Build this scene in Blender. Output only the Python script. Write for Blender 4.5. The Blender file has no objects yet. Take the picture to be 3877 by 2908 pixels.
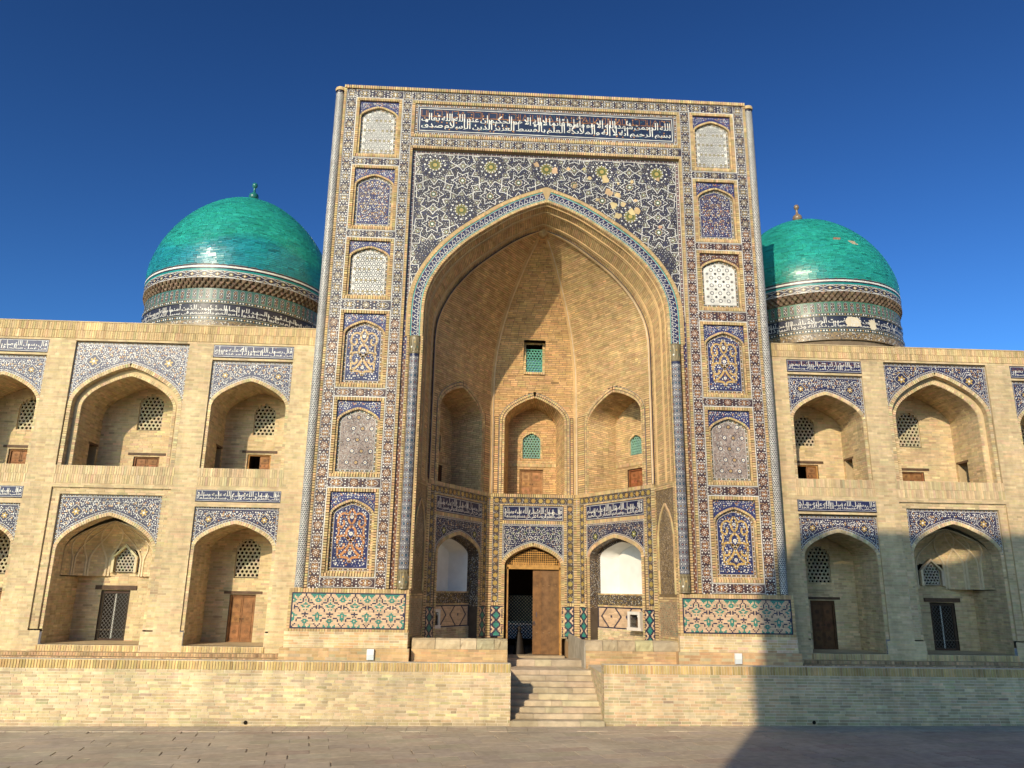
import bpy, math, random
import numpy as np
from mathutils import Vector, Matrix

# ------------------------------------------------------------------ camera, sky, sun, exposure
scene = bpy.context.scene
RNG = np.random.default_rng(7)
random.seed(7)

YAW, PITCH, ROLL = (math.radians(a) for a in (2.856, 14.993, -0.884))
CAM = np.array([-1.92, -20.0, 3.1])
_F = np.array([math.sin(YAW)*math.cos(PITCH), math.cos(YAW)*math.cos(PITCH), math.sin(PITCH)])
_R = np.array([math.cos(YAW), -math.sin(YAW), 0.0])
_U = np.cross(_R, _F)
_c, _s = math.cos(ROLL), math.sin(ROLL)
_Rr, _Uu = _c*_R - _s*_U, _s*_R + _c*_U
cam_d = bpy.data.cameras.new('camera')
cam = bpy.data.objects.new('camera', cam_d)
scene.collection.objects.link(cam)
cam.matrix_world = Matrix([[_Rr[i], _Uu[i], -_F[i], CAM[i]] for i in range(3)] + [[0, 0, 0, 1]])
cam_d.sensor_width = 36.0
cam_d.lens = 36.0*2911.0/3877.0
cam_d.clip_start = 0.1
cam_d.clip_end = 4000.0
scene.camera = cam

SKY_GAMMA = 1.75
SUN_AZ, SUN_EL = math.radians(26.6), math.radians(24.3)
SUN_DIR = Vector((math.sin(SUN_AZ)*math.cos(SUN_EL), math.cos(SUN_AZ)*math.cos(SUN_EL), -math.sin(SUN_EL)))
world = bpy.data.worlds.new('World')
scene.world = world
world.use_nodes = True
wn = world.node_tree
wn.nodes.clear()
sky = wn.nodes.new('ShaderNodeTexSky')
sky.sky_type = 'NISHITA'
sky.sun_disc = False
sky.sun_elevation = SUN_EL
sky.sun_rotation = math.radians(180) + SUN_AZ
sky.altitude = 300.0
sky.air_density = 1.0
sky.dust_density = 1.2
sky.ozone_density = 3.5
bg = wn.nodes.new('ShaderNodeBackground')
bg.inputs['Strength'].default_value = 0.05
wo = wn.nodes.new('ShaderNodeOutputWorld')
hs = wn.nodes.new('ShaderNodeGamma')      # one even grade of the whole sky
hs.inputs['Gamma'].default_value = SKY_GAMMA
wn.links.new(sky.outputs[0], hs.inputs['Color'])
tn = wn.nodes.new('ShaderNodeVectorMath'); tn.operation = 'MULTIPLY'
tn.inputs[1].default_value = (0.47, 0.64, 0.68)
wn.links.new(hs.outputs[0], tn.inputs[0])
wn.links.new(tn.outputs[0], bg.inputs[0])
wn.links.new(bg.outputs[0], wo.inputs[0])

sun_d = bpy.data.lights.new('sun', 'SUN')
sun_d.energy = 3.3
sun_d.angle = math.radians(0.53)
sun_d.color = (1.0, 0.83, 0.60)
sun = bpy.data.objects.new('sun', sun_d)
scene.collection.objects.link(sun)
sun.rotation_euler = SUN_DIR.to_track_quat('-Z', 'Y').to_euler()

scene.view_settings.view_transform = 'Standard'
scene.view_settings.look = 'None'
scene.view_settings.exposure = 0.45
scene.view_settings.gamma = 1.0
scene.cycles.max_bounces = 6
scene.cycles.use_denoising = True

# ------------------------------------------------------------------ materials
def new_mat(name):
    m = bpy.data.materials.new(name)
    m.use_nodes = True
    nt = m.node_tree
    return m, nt, nt.nodes['Principled BSDF']

def attr_mat(name, rough, spec, noise_scale, noise_amt, bump, bump_scale=None, rough_var=0.0, big=0.0, streak=0.0):
    """colour from the piece's own 'Col' attribute, broken up by noise, with fine relief"""
    m, nt, b = new_mat(name)
    N = nt.nodes.new
    L = nt.links.new
    at = N('ShaderNodeAttribute'); at.attribute_name = 'Col'
    tc = N('ShaderNodeTexCoord')
    n1 = N('ShaderNodeTexNoise'); n1.inputs['Scale'].default_value = noise_scale
    n1.inputs['Detail'].default_value = 5.0
    geo = N('ShaderNodeNewGeometry')
    L(geo.outputs['Position'], n1.inputs['Vector'])
    mr = N('ShaderNodeMapRange')
    mr.inputs['From Min'].default_value = 0.3; mr.inputs['From Max'].default_value = 0.7
    mr.inputs['To Min'].default_value = 1.0 - noise_amt; mr.inputs['To Max'].default_value = 1.0 + noise_amt*0.6
    L(n1.outputs['Fac'], mr.inputs['Value'])
    mul = N('ShaderNodeVectorMath'); mul.operation = 'SCALE'
    L(at.outputs['Color'], mul.inputs[0]); L(mr.outputs[0], mul.inputs['Scale'])
    out = mul.outputs[0]
    if big > 0:
        n3 = N('ShaderNodeTexNoise'); n3.inputs['Scale'].default_value = 0.8; n3.inputs['Detail'].default_value = 6.0
        L(geo.outputs['Position'], n3.inputs['Vector'])
        m3 = N('ShaderNodeMapRange')
        m3.inputs['From Min'].default_value = 0.35; m3.inputs['From Max'].default_value = 0.65
        m3.inputs['To Min'].default_value = 1.0 - big; m3.inputs['To Max'].default_value = 1.0 + big*0.5
        L(n3.outputs['Fac'], m3.inputs['Value'])
        mu2 = N('ShaderNodeVectorMath'); mu2.operation = 'SCALE'
        L(out, mu2.inputs[0]); L(m3.outputs[0], mu2.inputs['Scale'])
        out = mu2.outputs[0]
    if streak > 0:
        mp = N('ShaderNodeMapping'); mp.inputs['Scale'].default_value = (2.2, 2.2, .22)
        L(geo.outputs['Position'], mp.inputs['Vector'])
        n5 = N('ShaderNodeTexNoise'); n5.inputs['Scale'].default_value = 1.6; n5.inputs['Detail'].default_value = 7.0
        L(mp.outputs[0], n5.inputs['Vector'])
        m5 = N('ShaderNodeMapRange')
        m5.inputs['From Min'].default_value = 0.36; m5.inputs['From Max'].default_value = 0.62
        m5.inputs['To Min'].default_value = 1.0 - streak; m5.inputs['To Max'].default_value = 1.0 + streak*.4
        L(n5.outputs['Fac'], m5.inputs['Value'])
        mu5 = N('ShaderNodeVectorMath'); mu5.operation = 'SCALE'
        L(out, mu5.inputs[0]); L(m5.outputs[0], mu5.inputs['Scale'])
        out = mu5.outputs[0]
    L(out, b.inputs['Base Color'])
    b.inputs['Roughness'].default_value = rough
    b.inputs['Specular IOR Level'].default_value = spec
    if rough_var:
        r2 = N('ShaderNodeMapRange')
        r2.inputs['To Min'].default_value = max(0.02, rough - rough_var); r2.inputs['To Max'].default_value = rough + rough_var
        n4 = N('ShaderNodeTexNoise'); n4.inputs['Scale'].default_value = 3.0; n4.inputs['Detail'].default_value = 4.0
        L(geo.outputs['Position'], n4.inputs['Vector'])
        L(n4.outputs['Fac'], r2.inputs['Value']); L(r2.outputs[0], b.inputs['Roughness'])
    if bump:
        n2 = N('ShaderNodeTexNoise'); n2.inputs['Scale'].default_value = bump_scale or noise_scale*3
        n2.inputs['Detail'].default_value = 4.0
        L(geo.outputs['Position'], n2.inputs['Vector'])
        bp = N('ShaderNodeBump'); bp.inputs['Strength'].default_value = 1.0; bp.inputs['Distance'].default_value = bump
        L(n2.outputs['Fac'], bp.inputs['Height']); L(bp.outputs[0], b.inputs['Normal'])
    return m

M = {}
M['brick'] = attr_mat('brick', 0.92, 0.15, 9.0, 0.12, 0.0014, 45.0, big=0.12, streak=0.13)
M['glaze'] = attr_mat('glazed_mosaic', 0.34, 0.26, 6.0, 0.22, 0.0018, 12.0, rough_var=0.16, big=0.16)
M['drum_glaze'] = attr_mat('drum_glaze', 0.40, 0.4, 5.0, 0.2, 0.006, 5.0, rough_var=0.15, big=0.15)
M['dome_glaze'] = attr_mat('dome_glaze', 0.30, 0.5, 5.0, 0.16, 0.0024, 8.0, rough_var=0.10, big=0.12)
M['stone'] = attr_mat('travertine', 0.85, 0.25, 5.0, 0.22, 0.006, 25.0, big=0.18)
M['wood'] = attr_mat('wood', 0.65, 0.3, 7.0, 0.35, 0.003, 30.0)
M['plain'] = attr_mat('plain', 0.8, 0.3, 4.0, 0.08, 0.002, 20.0)
M['paving'] = attr_mat('paving', 0.9, 0.2, 7.0, 0.14, 0.0016, 25.0, big=0.14)
M['metal'] = attr_mat('metal', 0.45, 0.5, 5.0, 0.15, 0.0)

# ------------------------------------------------------------------ mesh tools
class MB:
    """collects polygons with one colour each and links them as one mesh object"""
    def __init__(self):
        self.V = []; self.F = []; self.C = []; self.n = 0
    def add(self, verts, faces, cols):
        verts = np.asarray(verts, float).reshape(-1, 3)
        faces = np.asarray(faces, int)
        if len(faces) == 0:
            return
        cols = np.asarray(cols, float)
        if cols.ndim == 1:
            cols = np.broadcast_to(cols[:3], (len(faces), 3))
        self.V.append(verts); self.F.append(faces + self.n); self.C.append(cols[:, :3]); self.n += len(verts)
    def build(self, name, mat, parent=None, kind=None, label=None, smooth=False, origin=None):
        if self.n == 0:
            return None
        V = np.concatenate(self.V)
        off = np.zeros(3)
        if origin is not None:
            off = np.asarray(origin, float); V = V - off
        me = bpy.data.meshes.new(name)
        me.vertices.add(len(V)); me.vertices.foreach_set('co', V.astype(np.float32).ravel())
        loops = np.concatenate([f.ravel() for f in self.F])
        tot = np.concatenate([np.full(len(f), f.shape[1]) for f in self.F])
        st = np.concatenate([[0], np.cumsum(tot)[:-1]])
        me.loops.add(len(loops)); me.loops.foreach_set('vertex_index', loops.astype(np.int32))
        me.polygons.add(len(tot)); me.polygons.foreach_set('loop_start', st.astype(np.int32))
        me.polygons.foreach_set('loop_total', tot.astype(np.int32))
        me.polygons.foreach_set('use_smooth', np.full(len(tot), bool(smooth)))
        me.update(calc_edges=True)
        a = me.attributes.new('Col', 'FLOAT_COLOR', 'FACE')
        C = np.concatenate(self.C)
        a.data.foreach_set('color', np.concatenate([np.clip(C, 0, 1), np.ones((len(C), 1))], 1).astype(np.float32).ravel())
        me.materials.append(M[mat] if isinstance(mat, str) else mat)
        o = bpy.data.objects.new(name, me)
        scene.collection.objects.link(o)
        o.location = off
        if parent is not None:
            o.parent = parent
            o.matrix_parent_inverse = parent_inv(parent)
        if kind: o['kind'] = kind
        if label: o['label'] = label
        return o

PINV = {}
def parent_inv(p):
    if p.name not in PINV:
        m = Matrix.Identity(4); q = p
        w = Matrix.Translation(p.location) if p.parent is None else Matrix.Translation(p.location)
        PINV[p.name] = w.inverted()
    return PINV[p.name]

def thing(name, label, cat, loc=(0, 0, 0), group=None):
    o = bpy.data.objects.new(name, None)
    scene.collection.objects.link(o)
    o.location = loc
    o.empty_display_size = 0.3
    o['label'] = label; o['category'] = cat
    if group: o['group'] = group
    return o

def tag(o, label, cat, group=None):
    o['label'] = label; o['category'] = cat
    if group: o['group'] = group
    return o

def wall_fn(ox, oy, tx=1.0, ty=0.0):
    """flat upright surface: u along (tx,ty), v = height, h = outward (to the viewer's side)"""
    nx, ny = ty, -tx
    def fn(u, v, h):
        u = np.asarray(u, float); v = np.asarray(v, float); h = np.asarray(h, float)
        u, v, h = np.broadcast_arrays(u, v, h)
        return np.stack([ox + u*tx + h*nx, oy + u*ty + h*ny, v], -1)
    return fn

def deeper(fn, d):
    return lambda u, v, h: fn(u, v, np.asarray(h, float) - d)

def boxes(mb, fn, quads, h0, h1, cols, jit=0.0):
    """5-sided boxes raised from h0 to h1 over 2-D quads (N,4,2)"""
    q = np.asarray(quads, float).reshape(-1, 4, 2)
    n = len(q)
    if n == 0: return
    cols = np.asarray(cols, float)
    if cols.ndim == 1: cols = np.broadcast_to(cols, (n, 3))
    H1 = np.full((n, 4), 0.0) + np.asarray(h1, float).reshape(-1, 1)
    if jit: H1 = H1 + RNG.normal(0, jit, (n, 4))
    f = fn(q[..., 0], q[..., 1], H1)
    b = fn(q[..., 0], q[..., 1], np.full((n, 4), h0))
    v = np.concatenate([b, f], 1).reshape(-1, 3)
    base = (np.arange(n)*8)[:, None]
    fs = []
    for idx in ((4, 5, 6, 7), (0, 1, 5, 4), (1, 2, 6, 5), (2, 3, 7, 6), (3, 0, 4, 7)):
        fs.append(base + np.array(idx)[None])
    mb.add(v, np.stack(fs, 1).reshape(-1, 4), np.repeat(cols, 5, 0))

def plates(mb, fn, quads, h, cols):
    q = np.asarray(quads, float).reshape(-1, 4, 2)
    n = len(q)
    if n == 0: return
    v = fn(q[..., 0], q[..., 1], np.full((n, 4), h))
    mb.add(v.reshape(-1, 3), np.arange(n*4).reshape(n, 4), cols)

def rect(u0, u1, v0, v1):
    return np.array([[u0, v0], [u1, v0], [u1, v1], [u0, v1]], float)

def grid_rect(u0, u1, v0, v1, nu, nv):
    us = np.linspace(u0, u1, nu + 1); vs = np.linspace(v0, v1, nv + 1)
    out = []
    for i in range(nu):
        for j in range(nv):
            out.append(rect(us[i], us[i+1], vs[j], vs[j+1]))
    return np.array(out)

def solid(mb, x0, x1, y0, y1, z0, z1, col):
    v = [(x, y, z) for z in (z0, z1) for x, y in ((x0, y0), (x1, y0), (x1, y1), (x0, y1))]
    mb.add(v, [(0, 3, 2, 1), (4, 5, 6, 7), (0, 1, 5, 4), (1, 2, 6, 5), (2, 3, 7, 6), (3, 0, 4, 7)], col)

def shade(col, n, amt=0.12, hue=0.05):
    """n slightly different pieces of one fired colour"""
    c = np.asarray(col, float)[None]*(1 + RNG.normal(0, amt, (n, 1)))*(1 + RNG.normal(0, hue, (n, 3)))
    return np.clip(c, 0.004, 0.95)

# ------------------------------------------------------------------ arches and openings
def catmull(P, per=5):
    P = np.asarray(P, float)
    Q = np.vstack([2*P[0]-P[1], P, 2*P[-1]-P[-2]])
    out = []
    for i in range(1, len(Q)-2):
        for t in np.linspace(0, 1, per, endpoint=False):
            a, b, c, d = Q[i-1], Q[i], Q[i+1], Q[i+2]
            out.append(0.5*((2*b) + (c-a)*t + (2*a-5*b+4*c-d)*t*t + (3*b-3*c+d-a)*t**3))
    out.append(P[-1])
    return np.array(out)

ARCH = catmull([(0, 1), (.157, .942), (.31, .868), (.469, .766), (.60, .675), (.704, .59), (.83, .458), (.919, .325), (.972, .205), (.994, .10), (1.0, 0)], 4)
def arch_t(r):
    """half width (0..1) of the pointed arch at relative rise r"""
    return np.interp(r, ARCH[::-1, 1], ARCH[::-1, 0])

def half_arch(w, vs, rise, d=0.0, step=1):
    """right half from apex to springing, offset outward by d; (u,v)"""
    p = np.stack([ARCH[::step, 0]*w, vs + ARCH[::step, 1]*rise], 1)
    if d == 0: return p
    t = np.gradient(p, axis=0); t /= np.linalg.norm(t, axis=1)[:, None]
    n = np.stack([-t[:, 1], t[:, 0]], 1)
    n[-1] = (1, 0)
    q = p + n*d
    top = np.array([[0, p[0, 1] + d/max(n[0, 1], .3)]])
    q = q[q[:, 0] > 1e-4] if d < 0 else q
    return np.vstack([top, q])

def arch_curve(uc, w, vs, rise, d=0.0, v0=None, step=1):
    h = half_arch(w, vs, rise, d, step)
    L = np.stack([-h[::-1, 0], h[::-1, 1]], 1)
    c = np.vstack([L, h[1:]])
    if v0 is not None:
        c = np.vstack([[[-(w+d), v0]], c, [[w+d, v0]]])
    return c + np.array([uc, 0])

class Rect:
    def __init__(s, u0, u1, v0, v1): s.u0, s.u1, s.v0, s.v1 = u0, u1, v0, v1
    def cut(s, v): return (s.u0, s.u1) if s.v0 <= v < s.v1 else None
class Arch:
    def __init__(s, uc, w, v0, vs, rise): s.uc, s.w, s.v0, s.vs, s.rise = uc, w, v0, vs, rise
    def cut(s, v):
        if v < s.v0 or v >= s.vs + s.rise: return None
        t = 1.0 if v <= s.vs else float(arch_t((v - s.vs)/s.rise))
        return (s.uc - s.w*t, s.uc + s.w*t)
    def inside(s, u, v, m=0.0):
        r = np.clip((v - s.vs)/s.rise, 0, 1)
        hw = s.w*np.where(v <= s.vs, 1.0, arch_t(r))
        return (np.abs(u - s.uc) < hw - m) & (v > s.v0 + m) & (v < s.vs + s.rise - m*1.1)

def subtract(iv, cuts):
    for c in cuts:
        if c is None: continue
        out = []
        for a, b in iv:
            if c[1] <= a or c[0] >= b: out.append((a, b)); continue
            if c[0] > a: out.append((a, c[0]))
            if c[1] < b: out.append((c[1], b))
        iv = out
    return [(a, b) for a, b in iv if b - a > 0.012]

def region_iv(outer, holes):
    """u-intervals of wall at height v: outer minus holes"""
    def f(v):
        c = outer.cut(v)
        return [] if c is None else subtract([c], [h.cut(v) for h in holes])
    return f

def bricks(mb, fn, v0, v1, iv, col, mortar, bl=0.245, ch=0.062, j=0.011, h=0.006, jit=0.0006, pick=None, amt=0.11, hue=0.035, vert=False, fade=None, mat_back=True, bond=0.5):
    """courses of single bricks between v0 and v1 (vert: soldier bricks standing side by side)"""
    n = max(1, int(round((v1 - v0)/(bl if vert else ch))))
    st = (v1 - v0)/n
    Q = []; back = []
    for r in range(n):
        a0 = v0 + r*st; a1 = a0 + st
        for a, b in iv((a0 + a1)/2):
            back.append(rect(a, b, a0, a1))
            w = ch if vert else bl
            x = a - (bond*w if r % 2 else 0.0) - RNG.uniform(0, 0.04)
            while x < b - 0.01:
                ww = w*(1 + RNG.uniform(-.06, .06)) if not vert else w
                if not vert and RNG.random() < 0.12: ww *= 0.55
                x0 = max(x, a) + (j/2 if x > a else 0); x1 = min(x + ww, b) - j/2
                if x1 - x0 > 0.018:
                    Q.append((x0, x1, a0 + j/2, a1 - j/2))
                x += ww
    if not Q: return
    if mat_back:
        plates(mb, fn, back, 0.0, mortar)
    Q = np.array(Q)
    cols = shade(col, len(Q), amt, hue)
    if fade is not None:
        cols = cols*fade(Q)[:, None]
    jq = RNG.normal(0, 0.0016, (len(Q), 4, 2))
    quads = np.stack([Q[:, [0, 2]], Q[:, [1, 2]], Q[:, [1, 3]], Q[:, [0, 3]]], 1) + jq
    if pick is not None:
        ctr = fn(Q[:, :2].mean(1), Q[:, 2:].mean(1), np.zeros(len(Q)))
        pick.append((fn, quads, cols, Q, ctr, h))
    else:
        boxes(mb, fn, quads, -0.004, h, cols, jit)

PAL = {}
def unit_brick(cols):
    """shared box meshes in a small range of fired colours"""
    out = []
    for c in cols:
        mb = MB(); solid(mb, -.5, .5, -1, 0, -.5, .5, c)
        V = np.concatenate(mb.V); me = bpy.data.meshes.new('brick')
        me.from_pydata(V.tolist(), [], mb.F[0].tolist()); me.shade_flat(); me.update()
        a = me.attributes.new('Col', 'FLOAT_COLOR', 'FACE')
        for i in range(6): a.data[i].color = (*c, 1)
        me.materials.append(M['brick']); out.append(me)
    return out

def lay_picked(mb, pick, parent, limit, name='brick', mat='brick', score=None, jit=.0008):
    """the bricks that show largest become objects of their own, the rest stay in mb"""
    if not pick: return
    sc = []
    for k, (fn, quads, cols, Q, ctr, h) in enumerate(pick):
        d = np.linalg.norm(ctr - CAM, axis=1)
        s = (Q[:, 1] - Q[:, 0])*(Q[:, 3] - Q[:, 2])/d**2
        if score is not None: s = s*score(ctr)
        sc.append(np.stack([s, np.full(len(s), k), np.arange(len(s))], 1))
    sc = np.concatenate(sc); order = np.argsort(-sc[:, 0])[:limit]
    chosen = {}
    for k, i in sc[order][:, 1:].astype(int): chosen.setdefault(k, []).append(i)
    allc = np.concatenate([p[2] for p in pick])
    lum = allc.mean(1); qs = np.quantile(lum, np.linspace(0.03, .97, 14))
    reps = [allc[np.argmin(abs(lum - q))] for q in qs]
    meshes = unit_brick(reps)
    for me in meshes:
        me.name = name; me.materials.clear(); me.materials.append(M[mat])
    inv = parent_inv(parent)
    for k, (fn, quads, cols, Q, ctr, h) in enumerate(pick):
        sel = np.zeros(len(Q), bool); sel[chosen.get(k, [])] = True
        boxes(mb, fn, quads[~sel], -0.004, h, cols[~sel], jit)
        for i in np.nonzero(sel)[0]:
            u0, u1, w0, w1 = Q[i]
            p = fn(np.array([(u0+u1)/2]), np.array([(w0+w1)/2]), np.array([h + RNG.uniform(-.001, .0015)]))[0]
            eu = fn(np.array([u1]), np.array([w0]), np.array([0.]))[0] - fn(np.array([u0]), np.array([w0]), np.array([0.]))[0]
            ev = fn(np.array([u0]), np.array([w1]), np.array([0.]))[0] - fn(np.array([u0]), np.array([w0]), np.array([0.]))[0]
            eh = fn(np.array([u0]), np.array([w0]), np.array([h + .03]))[0] - fn(np.array([u0]), np.array([w0]), np.array([0.]))[0]
            me = meshes[int(np.argmin(abs(qs - cols[i].mean())))]
            o = bpy.data.objects.new(name, me)
            scene.collection.objects.link(o)
            A = Matrix([[eu[r], eh[r], ev[r]] for r in range(3)])
            o.parent = parent; o.matrix_parent_inverse = inv
            o.matrix_basis = Matrix.Translation(p) @ A.to_4x4()

def polylen(P):
    d = np.linalg.norm(np.diff(P, axis=0), axis=1)
    return np.concatenate([[0], np.cumsum(d)])

def along(P, s):
    """points and unit left-normals at arc lengths s of polyline P"""
    L = polylen(P); s = np.asarray(s, float)
    x = np.interp(s, L, P[:, 0]); y = np.interp(s, L, P[:, 1])
    i = np.clip(np.searchsorted(L, s, side='right') - 1, 0, len(P) - 2)
    t = (P[i+1] - P[i]); t /= np.maximum(np.linalg.norm(t, axis=-1), 1e-9)[..., None]
    # smooth the normal between segment middles
    mid = (L[1:] + L[:-1])/2
    tt = np.diff(P, axis=0); tt /= np.maximum(np.linalg.norm(tt, axis=1), 1e-9)[:, None]
    if len(mid) > 1:
        t = np.stack([np.interp(s, mid, tt[:, 0]), np.interp(s, mid, tt[:, 1])], -1)
        t /= np.maximum(np.linalg.norm(t, axis=-1), 1e-9)[..., None]
    return np.stack([x, y], -1), np.stack([-t[..., 1], t[..., 0]], -1)

def strip(mb, fn, P, d0, d1, per, gap, h0, h1, col, back=None, amt=0.12, jit=0.001):
    """row of little bricks laid across a line: each spans offsets d0..d1 (left of the line)"""
    P = np.asarray(P, float); T = polylen(P)[-1]
    n = max(1, int(round(T/per))); pr = T/n
    s0 = np.arange(n)*pr + gap/2; s1 = s0 + pr - gap
    a, na = along(P, s0); b, nb = along(P, s1)
    quads = np.stack([a + na*d0, b + nb*d0, b + nb*d1, a + na*d1], 1)
    boxes(mb, fn, quads, h0, h1, shade(col, n, amt), jit)
    if back is not None:
        m = max(1, min(n, int(T/.12) + 1))
        s = np.linspace(0, T, m + 1); p, nn = along(P, s)
        A, B = p + nn*d0, p + nn*d1
        plates(mb, fn, np.stack([A[:-1], A[1:], B[1:], B[:-1]], 1), h0 + (h1-h0)*0.35, back)

def ribbon(mb, fn, P, w, h, col, closed=False, keep=None, thick=0.0):
    """flat inlaid line of width w along polyline P"""
    P = np.asarray(P, float)
    if closed: P = np.vstack([P, P[:1]])
    d = np.diff(P, axis=0); l = np.linalg.norm(d, axis=1); ok = l > 1e-7
    if not ok.any(): return
    P = np.vstack([P[:1], P[1:][ok]]); d = d[ok]/l[ok][:, None]
    n = np.stack([-d[:, 1], d[:, 0]], 1)
    nv = np.vstack([n[:1], n[:-1] + n[1:], n[-1:]])
    if closed: nv[0] = nv[-1] = n[0] + n[-1]
    nv /= np.maximum(np.linalg.norm(nv, axis=1), 1e-6)[:, None]
    sc = np.ones(len(P)); dots = np.abs((nv[:-1]*n).sum(1)); sc[:-1] = 1/np.clip(dots, .5, 1)
    A = P + nv*(w/2)*sc[:, None]; B = P - nv*(w/2)*sc[:, None]
    q = np.stack([B[:-1], B[1:], A[1:], A[:-1]], 1)
    if keep is not None:
        mid = (P[:-1] + P[1:])/2
        q = q[keep(mid[:, 0], mid[:, 1])]
    if thick: boxes(mb, fn, q, h - thick, h, col)
    else: plates(mb, fn, q, h, col)

def fine(P, step=0.03):
    P = np.asarray(P, float); out = [P[:1]]
    for a, b in zip(P[:-1], P[1:]):
        k = max(1, int(np.linalg.norm(b-a)/step))
        out.append(a + (b-a)*np.linspace(0, 1, k+1)[1:, None])
    return np.vstack(out)

def ngon(n, r=1.0, ph=0.0, sy=1.0):
    a = np.arange(n)*2*np.pi/n + ph
    return np.stack([np.cos(a)*r, np.sin(a)*r*sy], 1)[None]
def star(n, r, q, ph=0.0):
    a = np.arange(2*n)*np.pi/n + ph
    rr = np.where(np.arange(2*n) % 2 == 0, r, q)
    return np.stack([np.cos(a)*rr, np.sin(a)*rr], 1)[None]
def ring(n, r0, r1, ph=0.0):
    a = np.arange(n+1)*2*np.pi/n + ph
    c = np.stack([np.cos(a), np.sin(a)], 1)
    return np.stack([c[:-1]*r0, c[1:]*r0, c[1:]*r1, c[:-1]*r1], 1)
def around(poly, n, r, ph=0.0):
    """copies of a polygon (pointing +x) set round a circle"""
    out = []
    for k in range(n):
        a = ph + 2*np.pi*k/n; c, s = np.cos(a), np.sin(a)
        p = poly[0] + np.array([r, 0]); out.append(np.stack([p[:, 0]*c - p[:, 1]*s, p[:, 0]*s + p[:, 1]*c], 1))
    return np.array(out)

PETAL = np.array([[(-1, 0), (-.3, .42), (.4, .5), (1, 0), (.4, -.5), (-.3, -.42)]], float)
DROP = np.array([[(-1, 0), (0, .45), (1.2, 0), (0, -.45)]], float)

def stamp(mb, fn, polys, pos, scale, rot, col, h):
    """lay copies of flat pieces at many places"""
    pos = np.asarray(pos, float).reshape(-1, 2); n = len(pos)
    if n == 0: return
    polys = np.asarray(polys, float); k, e, _ = polys.shape
    sc = np.broadcast_to(np.asarray(scale, float), (n,)) if np.ndim(scale) < 2 else None
    rot = np.broadcast_to(np.asarray(rot, float), (n,))
    c, s = np.cos(rot), np.sin(rot)
    x = polys[None, ..., 0]*sc[:, None, None]; y = polys[None, ..., 1]*sc[:, None, None]
    X = x*c[:, None, None] - y*s[:, None, None] + pos[:, 0][:, None, None]
    Y = x*s[:, None, None] + y*c[:, None, None] + pos[:, 1][:, None, None]
    v = fn(X, Y, np.full(X.shape, h)).reshape(-1, 3)
    col = np.asarray(col, float)
    if col.ndim == 1: cc = np.broadcast_to(col, (n*k, 3))
    else: cc = np.repeat(col, k, 0)
    mb.add(v, np.arange(n*k*e).reshape(n*k, e), cc)

# ------------------------------------------------------------------ colours (linear surface colours; DARK also stands for shade inside rooms)
WHITE = np.array((.72, .69, .62)); NAVY = np.array((.022, .026, .085)); PURP = np.array((.055, .035, .085))
GOLD = np.array((.50, .33, .10)); ORNG = np.array((.46, .19, .055)); RUST = np.array((.22, .075, .04))
GREEN = np.array((.035, .16, .085)); TURQ = np.array((.02, .27, .25)); BLK = np.array((.018, .016, .025))
CREAM = np.array((.62, .50, .33)); TAN = np.array((.60, .40, .20)); DARK = np.array((.05, .034, .022))
B_WING = np.array((.60, .455, .26)); M_WING = np.array((.60, .49, .32))
B_PLIN = np.array((.62, .485, .29)); M_PLIN = np.array((.74, .64, .46))
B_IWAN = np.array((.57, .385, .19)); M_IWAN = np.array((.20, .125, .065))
B_BASE = np.array((.58, .38, .20)); M_BASE = np.array((.60, .46, .28))
WOOD = np.array((.21, .095, .035)); DWOOD = np.array((.065, .038, .022)); YWOOD = np.array((.42, .22, .06))

# ------------------------------------------------------------------ Arabic lettering from the built-in font
FORMS = {'ء': (0xFE80,)}
for ch_, c0, nf in (('آ', 0xFE81, 2), ('أ', 0xFE83, 2), ('ؤ', 0xFE85, 2), ('إ', 0xFE87, 2), ('ئ', 0xFE89, 4), ('ا', 0xFE8D, 2), ('ب', 0xFE8F, 4), ('ة', 0xFE93, 2),
                    ('ت', 0xFE95, 4), ('ث', 0xFE99, 4), ('ج', 0xFE9D, 4), ('ح', 0xFEA1, 4), ('خ', 0xFEA5, 4), ('د', 0xFEA9, 2), ('ذ', 0xFEAB, 2), ('ر', 0xFEAD, 2),
                    ('ز', 0xFEAF, 2), ('س', 0xFEB1, 4), ('ش', 0xFEB5, 4), ('ص', 0xFEB9, 4), ('ض', 0xFEBD, 4), ('ط', 0xFEC1, 4), ('ظ', 0xFEC5, 4), ('ع', 0xFEC9, 4),
                    ('غ', 0xFECD, 4), ('ف', 0xFED1, 4), ('ق', 0xFED5, 4), ('ك', 0xFED9, 4), ('ل', 0xFEDD, 4), ('م', 0xFEE1, 4), ('ن', 0xFEE5, 4), ('ه', 0xFEE9, 4),
                    ('و', 0xFEED, 2), ('ى', 0xFEEF, 2), ('ي', 0xFEF1, 4), ('ﻻ', 0xFEFB, 2)):
    FORMS[ch_] = tuple(c0 + i for i in range(nf))
def shape_arabic(t):
    t = t.replace('لا', 'ﻻ')
    out = []
    for i, ch in enumerate(t):
        if ch not in FORMS: out.append(ch); continue
        f = FORMS[ch]
        prev = i > 0 and len(FORMS.get(t[i-1], ())) == 4
        nxt = i + 1 < len(t) and t[i+1] in FORMS and len(FORMS[t[i+1]]) > 1 and len(f) == 4
        k = (3 if nxt else 1) if prev else (2 if nxt else 0)
        out.append(chr(f[min(k, len(f)-1)]))
    return ''.join(reversed(out))

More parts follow.
